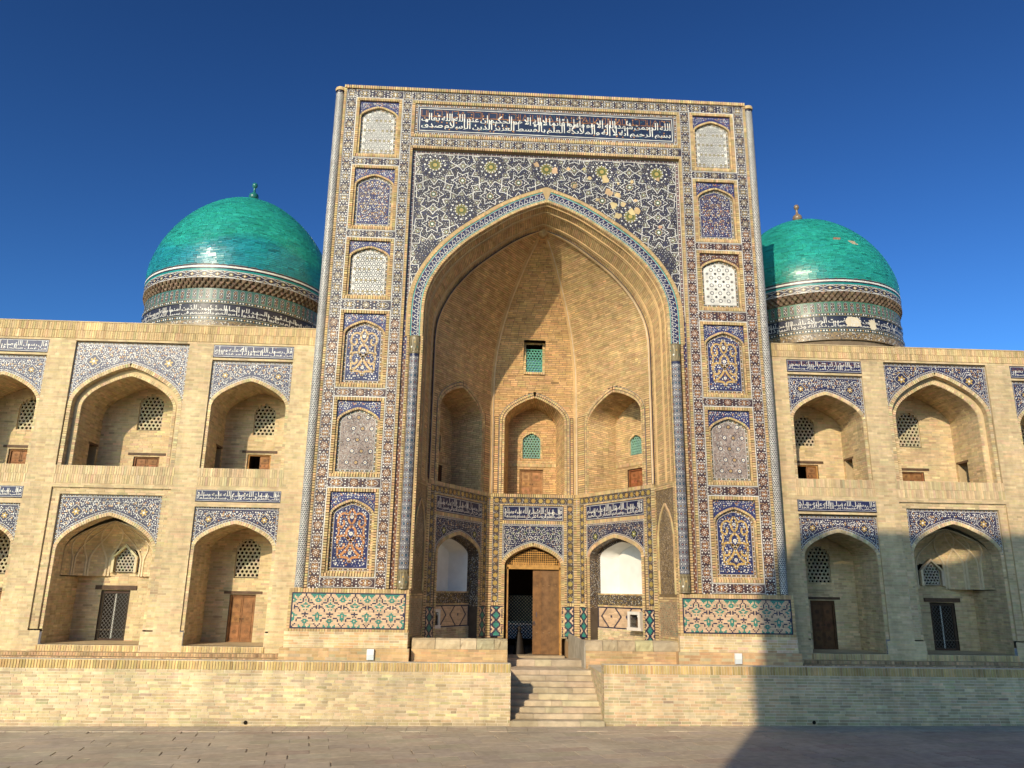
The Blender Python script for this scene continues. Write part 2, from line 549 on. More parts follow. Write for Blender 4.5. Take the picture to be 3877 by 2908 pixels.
TEXT_CACHE = {}
def text_tris(t, tight=0.8):
    """triangles (n,3,2) of one line of lettering, unit cap height, drawn-up shafts"""
    if t in TEXT_CACHE: return TEXT_CACHE[t]
    cu = bpy.data.curves.new('lettering', 'FONT')
    cu.body = shape_arabic(t); cu.resolution_u = 2; cu.space_character = 1.0; cu.offset = 0.011; cu.space_word = 0.45
    o = bpy.data.objects.new('lettering', cu); scene.collection.objects.link(o)
    bpy.context.view_layer.update()
    dg = bpy.context.evaluated_depsgraph_get()
    me = bpy.data.meshes.new_from_object(o.evaluated_get(dg))
    me.calc_loop_triangles()
    V = np.empty(len(me.vertices)*3); me.vertices.foreach_get('co', V); V = V.reshape(-1, 3)[:, :2]
    T = np.empty(len(me.loop_triangles)*3, np.int32); me.loop_triangles.foreach_get('vertices', T)
    tri = V[T].reshape(-1, 3, 2)
    bpy.data.objects.remove(o); bpy.data.curves.remove(cu); bpy.data.meshes.remove(me)
    TEXT_CACHE[t] = tri
    return tri

def lettering(mb, fn, lines, u0, u1, v0, v1, col, h):
    """tiers of text, right to left, filling the panel, with shafts drawn up tall"""
    n = len(lines); H = v1 - v0
    for k, t in enumerate(lines):
        tri = text_tris(t).copy()
        x0, x1 = tri[..., 0].min(), tri[..., 0].max()
        y = tri[..., 1]
        y = np.where(y > .42, .42 + (y - .42)*((3.6, 2.2)[k] if n > 1 else 1.6), np.where(y < 0, y*.55, y))
        base = v0 + H*(.13 + (.34*k if n > 1 else 0.08))
        top = y.max()
        sc = (H*((.74, .52)[k] if n > 1 else .80))/top
        X = u0 + (tri[..., 0]-x0)/(x1-x0)*(u1-u0)
        Y = base + y*sc
        Y = np.clip(Y, v0 + .01*H, v1 - .01*H)
        v = fn(X, Y, np.full(X.shape, h + .0006*k)).reshape(-1, 3)
        mb.add(v, np.arange(len(v)).reshape(-1, 3), col)

# ------------------------------------------------------------------ ornament fields
def poisson(u0, u1, v0, v1, r, inside, k=None, rng=RNG):
    """scattered places at least r apart (grid with jitter)"""
    dx, dy = r*1.12, r*.98
    nu, nv = int((u1-u0)/dx)+2, int((v1-v0)/dy)+2
    I, J = np.meshgrid(np.arange(nu), np.arange(nv))
    U = u0 + (I + .5*(J % 2))*dx + rng.uniform(-.28, .28, I.shape)*r
    V = v0 + J*dy + rng.uniform(-.28, .28, I.shape)*r
    U, V = U.ravel(), V.ravel(); ok = inside(U, V)
    return np.stack([U[ok], V[ok]], 1)

def mirror(P, uc):
    Q = P.copy(); Q[:, 0] = 2*uc - Q[:, 0]
    return np.vstack([P, Q])

def floral(mb, fn, uc, u0, u1, v0, v1, inside, ground, scroll=WHITE, dots=WHITE, accents=(GOLD, ORNG), r=.085, dsz=.017, sw=.009, h=.002, big=.05):
    """scrolling stems, buds and flowers on a coloured ground, mirrored about uc"""
    def inm(m): return lambda u, v: inside(u, v, m)
    half = lambda m: (lambda u, v: inside(u, v, m) & (u <= uc))
    # spiral stems
    C = poisson(u0, uc, v0, v1, r*2.1, half(r*.4))
    for c in C:
        sgn = 1 if RNG.random() < .5 else -1
        a = RNG.uniform(0, 6.28); t = np.linspace(0, 1, 15)
        ang = a + sgn*t*7.2; rad = r*1.05*(1 - .72*t)
        P = np.stack([c[0] + rad*np.cos(ang), c[1] + rad*np.sin(ang)], 1)
        for Q in (P, np.stack([2*uc - P[:, 0], P[:, 1]], 1)):
            ribbon(mb, fn, Q, sw, h, scroll, keep=inm(.004))
    D = mirror(poisson(u0, uc, v0, v1, r*.62, half(dsz*1.2)), uc)
    n = len(D); pick = RNG.random(n)
    stamp(mb, fn, ngon(7), D[pick < .55], RNG.uniform(.6, 1.15, (pick < .55).sum())*dsz, 0, dots, h + .0012)
    lf = D[(pick >= .55) & (pick < .85)]
    stamp(mb, fn, DROP, lf, dsz*1.1, RNG.uniform(0, 6.28, len(lf)), scroll, h + .0010)
    ac = D[pick >= .85]
    stamp(mb, fn, ngon(6), ac, dsz*1.1, .3, np.array(accents)[RNG.integers(0, len(accents), len(ac))] if len(ac) else WHITE, h + .0013)
    F = mirror(poisson(u0, uc, v0, v1, r*2.0, half(big)), uc)
    m = len(F)
    if m:
        col = np.array(accents)[RNG.integers(0, len(accents), m)]
        stamp(mb, fn, star(5, 1, .55), F, big*.72, RNG.uniform(0, 6.28, m), col, h + .0018)
        stamp(mb, fn, ngon(6), F, big*.26, 0, dots, h + .0026)

def dot_row(mb, fn, P, per, size, h, cols, off=0.0):
    P = np.asarray(P, float); T = polylen(P)[-1]; n = max(1, int(T/per))
    p, nn = along(P, (np.arange(n)+.5)*T/n)
    p = p + nn*off
    col = np.array(cols)[np.arange(n) % len(cols)]
    stamp(mb, fn, ngon(7), p, size, 0, col, h)

def border(mb, fn, P, off, w, ground, h, line=WHITE, lw=.010, dots=(WHITE, WHITE, ORNG), closed=False):
    """dotted edging strip along P (left side), between two thin white lines"""
    P = np.asarray(P, float)
    T = polylen(P)[-1]; s = np.linspace(0, T, max(2, int(T/.08)))
    p, n = along(P, s)
    A, B = p + n*off, p + n*(off + w)
    plates(mb, fn, np.stack([A[:-1], A[1:], B[1:], B[:-1]], 1), h, ground)
    ribbon(mb, fn, A, lw, h + .0012, line); ribbon(mb, fn, B, lw, h + .0012, line)
    dot_row(mb, fn, P, w*.72, w*.22, h + .0015, dots, off + w/2)

def spandrel_quads(uc, half, vtop, w, vs, rise, d, vb):
    """quads filling the space between a rectangle top and the (offset) arch curve"""
    h = half_arch(w, vs, rise, d)
    h = h[h[:, 0] <= half]
    pts = list(map(tuple, h))
    if pts[-1][0] < half - 1e-4: pts.append((half, vb))
    elif pts[-1][1] > vb: pts.append((half, vb))
    q = []
    for (a, b), (c, d_) in zip(pts[:-1], pts[1:]):
        if c - a < 1e-5: continue
        for s in (1, -1):
            q.append([(uc + s*a, b), (uc + s*c, d_), (uc + s*c, vtop), (uc + s*a, vtop)])
    return np.array(q)

def in_spandrel(uc, half, vtop, w, vs, rise, d, vb):
    H = half_arch(w, vs, rise, d)
    def f(u, v, m=0.0):
        x = np.abs(u - uc)
        low = np.interp(x, H[:, 0], H[:, 1]); low = np.where(x > H[:, 0].max(), vb, low)
        return (x < half - m) & (v < vtop - m) & (v > low + m*1.25)
    return f

# ------------------------------------------------------------------ building pieces
def pocket(mb, fn, u0, u1, v0, v1, d0, d1, col, skip=()):
    """hollow room behind an opening: sides, top, bottom and back"""
    P = lambda u, v, d: fn(np.array([u]), np.array([v]), np.array([-d]))[0]
    c = {(i, j, k): P((u0, u1)[i], (v0, v1)[j], (d0, d1)[k]) for i in (0, 1) for j in (0, 1) for k in (0, 1)}
    F = {'l': ((0,0,0), (0,1,0), (0,1,1), (0,0,1)), 'r': ((1,0,0), (1,1,0), (1,1,1), (1,0,1)), 't': ((0,1,0), (1,1,0), (1,1,1), (0,1,1)),
         'b': ((0,0,0), (1,0,0), (1,0,1), (0,0,1)), 'k': ((0,0,1), (1,0,1), (1,1,1), (0,1,1))}
    for n, ids in F.items():
        if n not in skip: mb.add([c[i] for i in ids], [(0, 1, 2, 3)], col)

def sweep_fn(fn, curve, d_base=0.0):
    """surface running back from a curve: u = depth, v = length along the curve, h = into the opening"""
    def g(d, s, h):
        d = np.asarray(d, float); s = np.asarray(s, float); h = np.asarray(h, float)
        d, s, h = np.broadcast_arrays(d, s, h)
        p, n = along(curve, s.ravel())
        q = p.reshape(s.shape + (2,)) - n.reshape(s.shape + (2,))*h[..., None]
        return fn(q[..., 0], q[..., 1], -d - d_base)
    return g

def ruled_fn(fn, c0, c1, d0, d1, n=140):
    """surface between two curves at depths d0, d1: u = depth from 0, v = length along c0"""
    L0, L1 = polylen(c0), polylen(c1); T = L0[-1]
    def g(d, s, h):
        d, s, h = np.broadcast_arrays(np.asarray(d, float), np.asarray(s, float), np.asarray(h, float))
        k = np.clip(d/(d1 - d0), 0, 1)[..., None]
        p, nn = along(c0, s.ravel()); q, _ = along(c1, s.ravel()*L1[-1]/T)
        p = p.reshape(s.shape + (2,)); q = q.reshape(s.shape + (2,)); nn = nn.reshape(s.shape + (2,))
        r = p*(1-k) + q*k - nn*h[..., None]
        return fn(r[..., 0], r[..., 1], -(d0 + d))
    return g, T

def hex_grille(fn, A, pitch, hole, thick, col, frame=.035, fcol=None):
    mb = MB()
    u0, u1, v0, v1 = A.uc - A.w, A.uc + A.w, A.v0, A.vs + A.rise
    dx, dy = pitch, pitch*math.sqrt(3)/2
    n = int((u1-u0)/dx) + 2; m = int((v1-v0)/dy) + 2
    I, J = np.meshgrid(np.arange(-1, n+1), np.arange(-1, m+1))
    U = (u0 + (I + .5*(J % 2))*dx + dx*.25).ravel(); V = (v0 + J*dy + dy*.5).ravel()
    ok = A.inside(U, V, -pitch*.3)
    C = np.stack([U[ok], V[ok]], 1)
    a = np.arange(6)*np.pi/3 + np.pi/6
    hx = np.stack([np.cos(a), np.sin(a)], 1)
    def clampit(P):
        v = np.clip(P[..., 1], v0 + .004, v1 - .004)
        r = np.clip((v - A.vs)/A.rise, 0, 1)
        hw = A.w*np.where(v <= A.vs, 1.0, arch_t(r))
        u = A.uc + np.clip(P[..., 0] - A.uc, -hw, hw)
        return np.stack([u, v], -1)
    O = clampit(C[:, None] + hx[None]*pitch/math.sqrt(3)*1.01)
    H = clampit(C[:, None] + hx[None]*hole)
    k = len(C)
    q = np.stack([O, np.roll(O, -1, 1), np.roll(H, -1, 1), H], 2).reshape(-1, 4, 2)
    plates(mb, fn, q, 0.0, np.repeat(shade(col, k, .06), 6, 0))
    Hn = np.roll(H, -1, 1)
    f = fn(np.stack([H[..., 0], Hn[..., 0], Hn[..., 0], H[..., 0]], 2), np.stack([H[..., 1], Hn[..., 1], Hn[..., 1], H[..., 1]], 2), np.broadcast_to(np.array([0, 0, -thick, -thick]), (k, 6, 4)))
    mb.add(f.reshape(-1, 3), np.arange(k*24).reshape(-1, 4), col)
    c = arch_curve(A.uc, A.w, A.vs, A.rise, 0, v0, 2)
    c = np.vstack([c, c[:1]])
    p, nn = along(c, np.linspace(0, polylen(c)[-1], 60))
    ribbon(mb, fn, c, frame, .012, fcol if fcol is not None else col, thick=.03)
    return mb

def window(parent, fn, A, col, pitch=.115, hole=.042, name='window_grille', rec=.05, back=.9):
    """pierced grille set into an arched opening, with a dark room behind"""
    g = hex_grille(deeper(fn, rec), A, pitch, hole, .05, col)
    o = g.build(name, 'plain', parent)
    r = MB()
    c = arch_curve(A.uc, A.w, A.vs, A.rise, 0, A.v0, 2)
    c = np.vstack([c, c[:1]])
    P = fn(c[:, 0], c[:, 1], np.zeros(len(c))); Q = fn(c[:, 0], c[:, 1], np.full(len(c), -rec))
    n = len(c)
    r.add(np.concatenate([P, Q]), [(i, i+1, n+i+1, n+i) for i in range(n-1)], B_WING)
    pocket(r, fn, A.uc-A.w-.03, A.uc+A.w+.03, A.v0-.03, A.vs+A.rise+.03, rec+.06, back, DARK)  # near-black walls put the room's shade into the colour
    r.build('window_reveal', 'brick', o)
    return o

def door(parent, fn, u0, u1, v0, v1, col=WOOD, frame=.045, rec=.06, ajar=False, fcol=None, lint=None, pocket_d=.8):
    """two-leaf carved wooden door in its frame, with ring pulls"""
    fc = col if fcol is None else fcol
    f = MB(); D = deeper(fn, rec)
    boxes(f, D, [rect(u0, u0+frame, v0, v1), rect(u1-frame, u1, v0, v1), rect(u0+frame, u1-frame, v1-frame, v1), rect(u0+frame, u1-frame, v0, v0+frame*.5)], -.05, .02, shade(fc, 4, .08))
    o = f.build('door', 'wood', parent)
    um = (u0+u1)/2
    for k, (a, b) in enumerate(((u0+frame, um-.004), (um+.004, u1-frame))):
        if ajar and k == 0:
            continue
        m = MB()
        boxes(m, D, [rect(a, b, v0+frame*.5, v1-frame)], -.06, -.02, col)
        H = v1-frame-v0-frame*.5; w = b-a; z = v0+frame*.5
        ps = [rect(a+w*.14, b-w*.14, z+H*s0, z+H*s1) for s0, s1 in ((.06, .36), (.42, .58), (.64, .94))]
        boxes(m, D, ps, -.02, -.006, shade(np.asarray(col)*1.12, 3, .06))
        for p in ps:
            c = p.mean(0); sc = min(p[2, 0]-p[0, 0], p[2, 1]-p[0, 1])*.36
            stamp(m, D, star(8, 1, .55), c, sc, 0, np.asarray(col)*.75, -.004)
        stamp(m, D, ring(8, .5, 1), (b-.035 if k == 0 else a+.035, z+H*.5), .022, 0, DARK, -.001)
        m.build('door_leaf', 'wood', o)
    r = MB()
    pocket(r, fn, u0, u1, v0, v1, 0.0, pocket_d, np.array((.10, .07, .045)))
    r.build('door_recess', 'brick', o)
    if lint:
        l = MB()
        boxes(l, fn, [rect(u0-lint, u1+lint, v1+.03, v1+.10)], -.05, .025, DWOOD*1.6)
        l.build('lintel', 'wood', o)
    return o

def lattice_door(parent, fn, u0, u1, v0, v1, rec=.07):
    """dark framed door of crossed metal bars with a pale middle post"""
    D = deeper(fn, rec); f = MB(); fr = .07
    boxes(f, D, [rect(u0, u0+fr, v0, v1), rect(u1-fr, u1, v0, v1), rect(u0+fr, u1-fr, v1-fr, v1), rect(u0+fr, u1-fr, v0, v0+fr*.7)], -.05, .03, shade(DWOOD, 4, .1))
    o = f.build('door', 'wood', parent)
    g = MB(); a0, a1, b0, b1 = u0+fr, u1-fr, v0+fr*.7, v1-fr; st = .095
    ins = lambda u, v: (u > a0) & (u < a1) & (v > b0) & (v < b1)
    L = (a1-a0) + (b1-b0)
    for k in np.arange(-L, L, st):
        for s in (1, -1):
            t = np.linspace(b0, b1, 60); uu = (a0+a1)/2 + k + s*(t - b0)*.85
            ribbon(g, D, np.stack([uu, t], 1), .012, .004 + .004*s, (.10, .085, .07), keep=ins)
    g.build('grille_bars', 'metal', o, kind='stuff')
    p = MB()
    um = (a0+a1)/2 - .03
    boxes(p, D, [rect(um, um+.035, b0, b1)], -.02, -.008, (.55, .55, .5))
    p.build('post', 'plain', o)
    r = MB(); pocket(r, fn, u0, u1, v0, v1, 0, 1.0, DARK); r.build('door_recess', 'brick', o)  # recess coloured dark for the shade behind the bars
    l = MB(); boxes(l, fn, [rect(u0-.16, u1+.16, v1+.03, v1+.14)], -.06, .04, DWOOD*1.5); l.build('lintel', 'wood', o)
    return o

def inscription(parent, fn, u0, u1, v0, v1, lines, h=.0, ground=NAVY, edge=None, kufic=False, col=WHITE):
    """tile panel with white lettering and a few coloured buds"""
    mb = MB()
    W, H = u1-u0, v1-v0
    boxes(mb, fn, [rect(u0, u1, v0, v1)], -.05, h, ground)
    e = H*.06
    ribbon(mb, fn, np.array([(u0+e, v0+e), (u1-e, v0+e), (u1-e, v1-e), (u0+e, v1-e)]), H*.03, h+.002, edge if edge is not None else WHITE*.85, closed=True)
    n = int(W*H/.004*.35)
    P = np.stack([RNG.uniform(u0+e*2, u1-e*2, n), RNG.uniform(v0+e*2, v1-e*2, n)], 1)
    pk = RNG.random(n)
    stamp(mb, fn, DROP, P[pk < .6], H*.028, RNG.uniform(0, 6, (pk < .6).sum()), np.array((.05, .14, .16)), h+.002)
    stamp(mb, fn, ngon(6), P[pk > .8], H*.026, 0, np.array((.48, .22, .06)), h+.003)
    o = mb.build('inscription_panel', 'glaze', parent)
    t = MB()
    if kufic:
        x = u0 + e*2; zt, zb = v1 - H*.13, v1 - H*.36
        lw = H*.022
        while x < u1 - e*4:
            w = RNG.uniform(.35, .8)*H*.3
            kk = RNG.integers(0, 4)
            if kk == 0: segs = [((x, zb), (x, zt)), ((x, zb), (x+w, zb)), ((x+w, zb), (x+w, zt))]
            elif kk == 1: segs = [((x, zt), (x+w, zt)), ((x+w, zt), (x+w, zb)), ((x+w, zb), (x, zb))]
            elif kk == 2: segs = [((x, zb), (x+w/2, zt)), ((x+w/2, zt), (x+w, zb)), ((x, zb), (x+w, zb))]
            else: segs = [((x, zb), (x+w, zb)), ((x+w*.3, zb), (x+w*.3, zt)), ((x+w*.7, zb), (x+w*.7, zt))]
            for s in segs: ribbon(t, fn, np.array(s), lw*.7, h+.004, ORNG*.9)
            x += w + H*.05
        ribbon(t, fn, np.array([(u0+e*2, zb - H*.02), (u1-e*2, zb - H*.02)]), lw*.4, h+.0036, ORNG*.8)
    lettering(t, fn, lines, u0+e*2, u1-e*2, v0+e*1.5, v1-e*1.5, col, h+.006)
    t.build('lettering', 'glaze', o, kind='stuff')
    return o

def spandrel_tile(parent, fn, uc, half, vtop, w, vs, rise, d, vb, ground, accents, r=.09, scroll=WHITE, medal=True, bw=.06, dsz=.018, h=0.0, cart=GOLD, bground=None, big=.05):
    """mosaic panel above an arch: dotted edging, scrolls, two corner cartouches"""
    mb = MB()
    q = spandrel_quads(uc, half, vtop, w, vs, rise, d, vb)
    plates(mb, fn, q, h, ground)
    ins = in_spandrel(uc, half, vtop, w, vs, rise, d, vb)
    bg = bground if bground is not None else ground*.8
    outer = np.array([(uc+half, vb), (uc+half, vtop), (uc-half, vtop), (uc-half, vb)])
    for a, b in zip(outer[:-1], outer[1:]):
        border(mb, fn, np.array([a, b]), .004, bw, bg, h+.001, dots=(WHITE, WHITE, accents[0]))
    H = half_arch(w, vs, rise, d); H = H[H[:, 0] <= half-.01]
    for s in (1, -1):
        c = H*np.array([s, 1]) + np.array([uc, 0])
        border(mb, fn, c if s > 0 else c[::-1], .006, bw*.85, bg, h+.001, dots=(WHITE, accents[-1]))
    inm = lambda u, v, m=0.0: ins(u, v, m + bw*1.15)
    floral(mb, fn, uc, uc-half, uc+half, vb, vtop, inm, ground, scroll, WHITE, accents, r=r, dsz=dsz, h=h+.002, big=big)
    if medal:
        for s in (1, -1):
            c = np.array([uc + s*half*.66, vtop - (vtop-vb)*.30])
            R = half*.115
            stamp(mb, fn, ngon(14), c, R*1.15, 0, ground*.9, h+.006)
            a = np.linspace(0, 2*np.pi, 33); rr = R*(1 + .13*np.cos(4*a))
            ribbon(mb, fn, c + np.stack([rr*np.cos(a), rr*np.sin(a)], 1), R*.09, h+.0075, WHITE*.8)
            stamp(mb, fn, around(PETAL*.32, 6, .38), c, R, .3, cart, h+.0085)
            stamp(mb, fn, ngon(7), c, R*.2, 0, WHITE, h+.0095)
    return mb.build('spandrel_mosaic', 'glaze', parent, kind='stuff')

# ------------------------------------------------------------------ ground
PY = -2.2; PT = 1.54; TF = 1.34          # plinth face, top of its coping, terrace floor behind it
GZ = lambda x: 0.288 + 0.0067*x
gm = MB()
gv = [(x, y, GZ(max(-40, min(40, x))) - .022) for x in (-600, -40, 40, 600) for y in (-600, -30, PY + .2, 30, 900)]
gm.add(gv, [(i*5+j, (i+1)*5+j, (i+1)*5+j+1, i*5+j+1) for i in range(3) for j in range(4)], (.33, .27, .20))
ground = gm.build('ground', 'paving')
ground['kind'] = 'structure'
CO, SI = math.cos(math.radians(11)), math.sin(math.radians(11))
def floor_fn(u, v, h):
    x = u*CO - v*SI; y = u*SI + v*CO - 4.5
    return np.stack([x, y, GZ(x) + h - .02], -1)
pm = MB(); Q = []
sw, sl = .36, .72
for r in range(-36, 36):
    for k in range(-30, 30):
        u0 = k*sl + (r % 2)*sl*.5 + RNG.uniform(-.02, .02); v0 = r*sw
        p = floor_fn(np.array([u0+sl/2]), np.array([v0+sw/2]), np.array([0.]))[0]
        if -17 < p[0] < 17 and -12 < p[1] < PY - .62:
            Q.append((u0+.003, u0+sl-.003, v0+.003, v0+sw-.003))
Q = np.array(Q)
cols = shade((.47, .39, .285), len(Q), .05, .015)
quads = np.stack([Q[:, [0, 2]], Q[:, [1, 2]], Q[:, [1, 3]], Q[:, [0, 3]]], 1)
ctr = floor_fn(Q[:, :2].mean(1), Q[:, 2:].mean(1), np.zeros(len(Q)))
vis = lambda c: np.where((c[:, 1] > -6.6) & (np.abs(c[:, 0]+.6) < 11.0), 1.0, .001)
lay_picked(pm, [(floor_fn, quads, cols, Q, ctr, .014)], ground, 295, name='paving_slab', mat='paving', score=vis)
def edge_fn(u, v, h):
    u, v, h = np.broadcast_arrays(np.asarray(u, float), np.asarray(v, float), np.asarray(h, float))
    return np.stack([u, v, GZ(u) + h - .02], -1)
us = np.arange(-17, 17, .42)
eq = np.array([rect(a+.004, a+.416, PY-b, PY-b+.19) for a in us for b in (.195, .395, .595)])
boxes(pm, edge_fn, eq, -.01, .0165, shade((.47, .39, .285), len(eq), .05, .015))
pm.build('paving_slabs_rest', 'paving', ground, kind='stuff')

# ------------------------------------------------------------------ plinth walls and steps
SX0, SX1 = -.965, 1.084
def plinth(x0, x1, label):
    t = thing('plinth_wall', label, 'wall', ((x0+x1)/2, PY, GZ((x0+x1)/2)))
    fn = wall_fn(0, PY)
    mb = MB(); pick = []
    R0 = region_iv(Rect(x0, x1, -1, 9), [])
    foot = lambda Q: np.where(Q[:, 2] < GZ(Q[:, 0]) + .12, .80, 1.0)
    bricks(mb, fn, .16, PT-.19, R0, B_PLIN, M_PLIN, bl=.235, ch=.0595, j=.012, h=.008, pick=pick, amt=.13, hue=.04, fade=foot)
    bricks(mb, fn, PT-.19, PT, R0, np.array((.60, .43, .19)), M_PLIN, bl=.19, ch=.061, j=.016, h=.016, vert=True, amt=.13)
    score = lambda c: np.where(np.abs(c[:, 0]+.6) < 11.2, 1.0, .01)
    lay_picked(mb, pick, t, 295, score=score)
    mb.build('brickwork', 'brick', t, kind='stuff')
    c = MB()
    solid(c, x0, x1, PY+.004, PY+.30, 0, PT-.003, M_PLIN*.9)
    solid(c, x0, x1, PY+.30, 1.0, 0, TF, M_PLIN*.85)
    c.build('core', 'brick', t)
    return t
pl_l = plinth(-18.0, SX0, 'long cream brick plinth wall left of the steps, all in sunlight')
pl_r = plinth(SX1, 18.0, 'long cream brick plinth wall right of the steps, half in shadow')
for t, x, sgn in ((pl_l, SX0, 1), (pl_r, SX1, -1)):
    mb = MB()
    fn = (lambda x, sgn: (lambda u, v, h: np.stack(np.broadcast_arrays(x + sgn*np.asarray(h), PY + np.asarray(u), v), -1)))(x, sgn)
    bricks(mb, fn, .2, PT-.012, region_iv(Rect(0, .30, -1, 9), []), B_PLIN*.93, M_PLIN, h=.006)
    bricks(mb, fn, .2, TF-.006, region_iv(Rect(.30, 2.2, -1, 9), []), B_PLIN*.93, M_PLIN, h=.006)
    mb.build('stair_cheek', 'brick', t, kind='stuff')
def drain(t, x):
    d = MB(); f = wall_fn(0, PY)
    stamp(d, f, ngon(10), (x, GZ(x) + .07), .042, 0, DARK*.3, .0185)
    d.build('drain_hole', 'brick', t)
drain(pl_l, -6.55); drain(pl_r, 5.70)

st = thing('staircase', 'worn pale stone steps rising through the gap in the plinth to the doorway', 'steps', (.06, PY, .28))
ys = [-2.26, -1.94, -1.744, -1.50, -1.26, -1.04, -.82, -.57, -.36, -.18, .62]
zs = [.392, .490, .592, .697, .812, .922, 1.028, 1.138, 1.243, 1.25, 1.396]
ys[9:] = [.62]; zs[9:] = [1.396]
for k in range(10):
    z1 = zs[k]; z0 = (zs[k-1] if k else .15)
    y0 = ys[k]; y1 = ys[k+1] if k < 9 else 1.1
    x0, x1 = (SX0+.004, SX1-.004) if k < 9 else (-.90, .99)
    step = MB()
    cuts = np.sort(np.concatenate([[x0, x1], x0 + (x1-x0)*(np.array([.36, .68]) + RNG.uniform(-.12, .12, 2))]))
    for a, b in zip(cuts[:-1], cuts[1:]):
        c = shade((.50, .405, .27), 1, .07, .02)[0]
        dz = RNG.uniform(-.004, .003)
        prof = [(y0+.004, z0-.03), (y0, z0+.02), (y0+.002, z1-.028+dz), (y0+.014, z1-.008+dz), (y0+.035, z1+dz), (y1+.05, z1+dz), (y1+.05, z0-.03)]
        n = len(prof); m = 5
        V = []; xs = np.linspace(a+.003, b-.003, m)
        for x in xs:
            wv = RNG.normal(0, .003)
            V += [(x, p[0] + wv*(i in (1, 2, 3)), p[1] + (RNG.normal(0, .0018) if i in (2, 3, 4) else 0)) for i, p in enumerate(prof)]
        F = [(i*n+j, (i+1)*n+j, (i+1)*n+(j+1) % n, i*n+(j+1) % n) for i in range(m-1) for j in range(n)]
        step.add(V, F, c)
        step.add([V[j] for j in range(n)], [tuple(range(n))], c); step.add([V[(m-1)*n+j] for j in range(n)], [tuple(range(n))], c)
    step.build('step', 'stone', st)
sf = MB()
solid(sf, -.92, 1.02, 1.10, 4.25, .9, 1.16, (.42, .34, .23))
sf.build('passage_floor', 'stone', st)

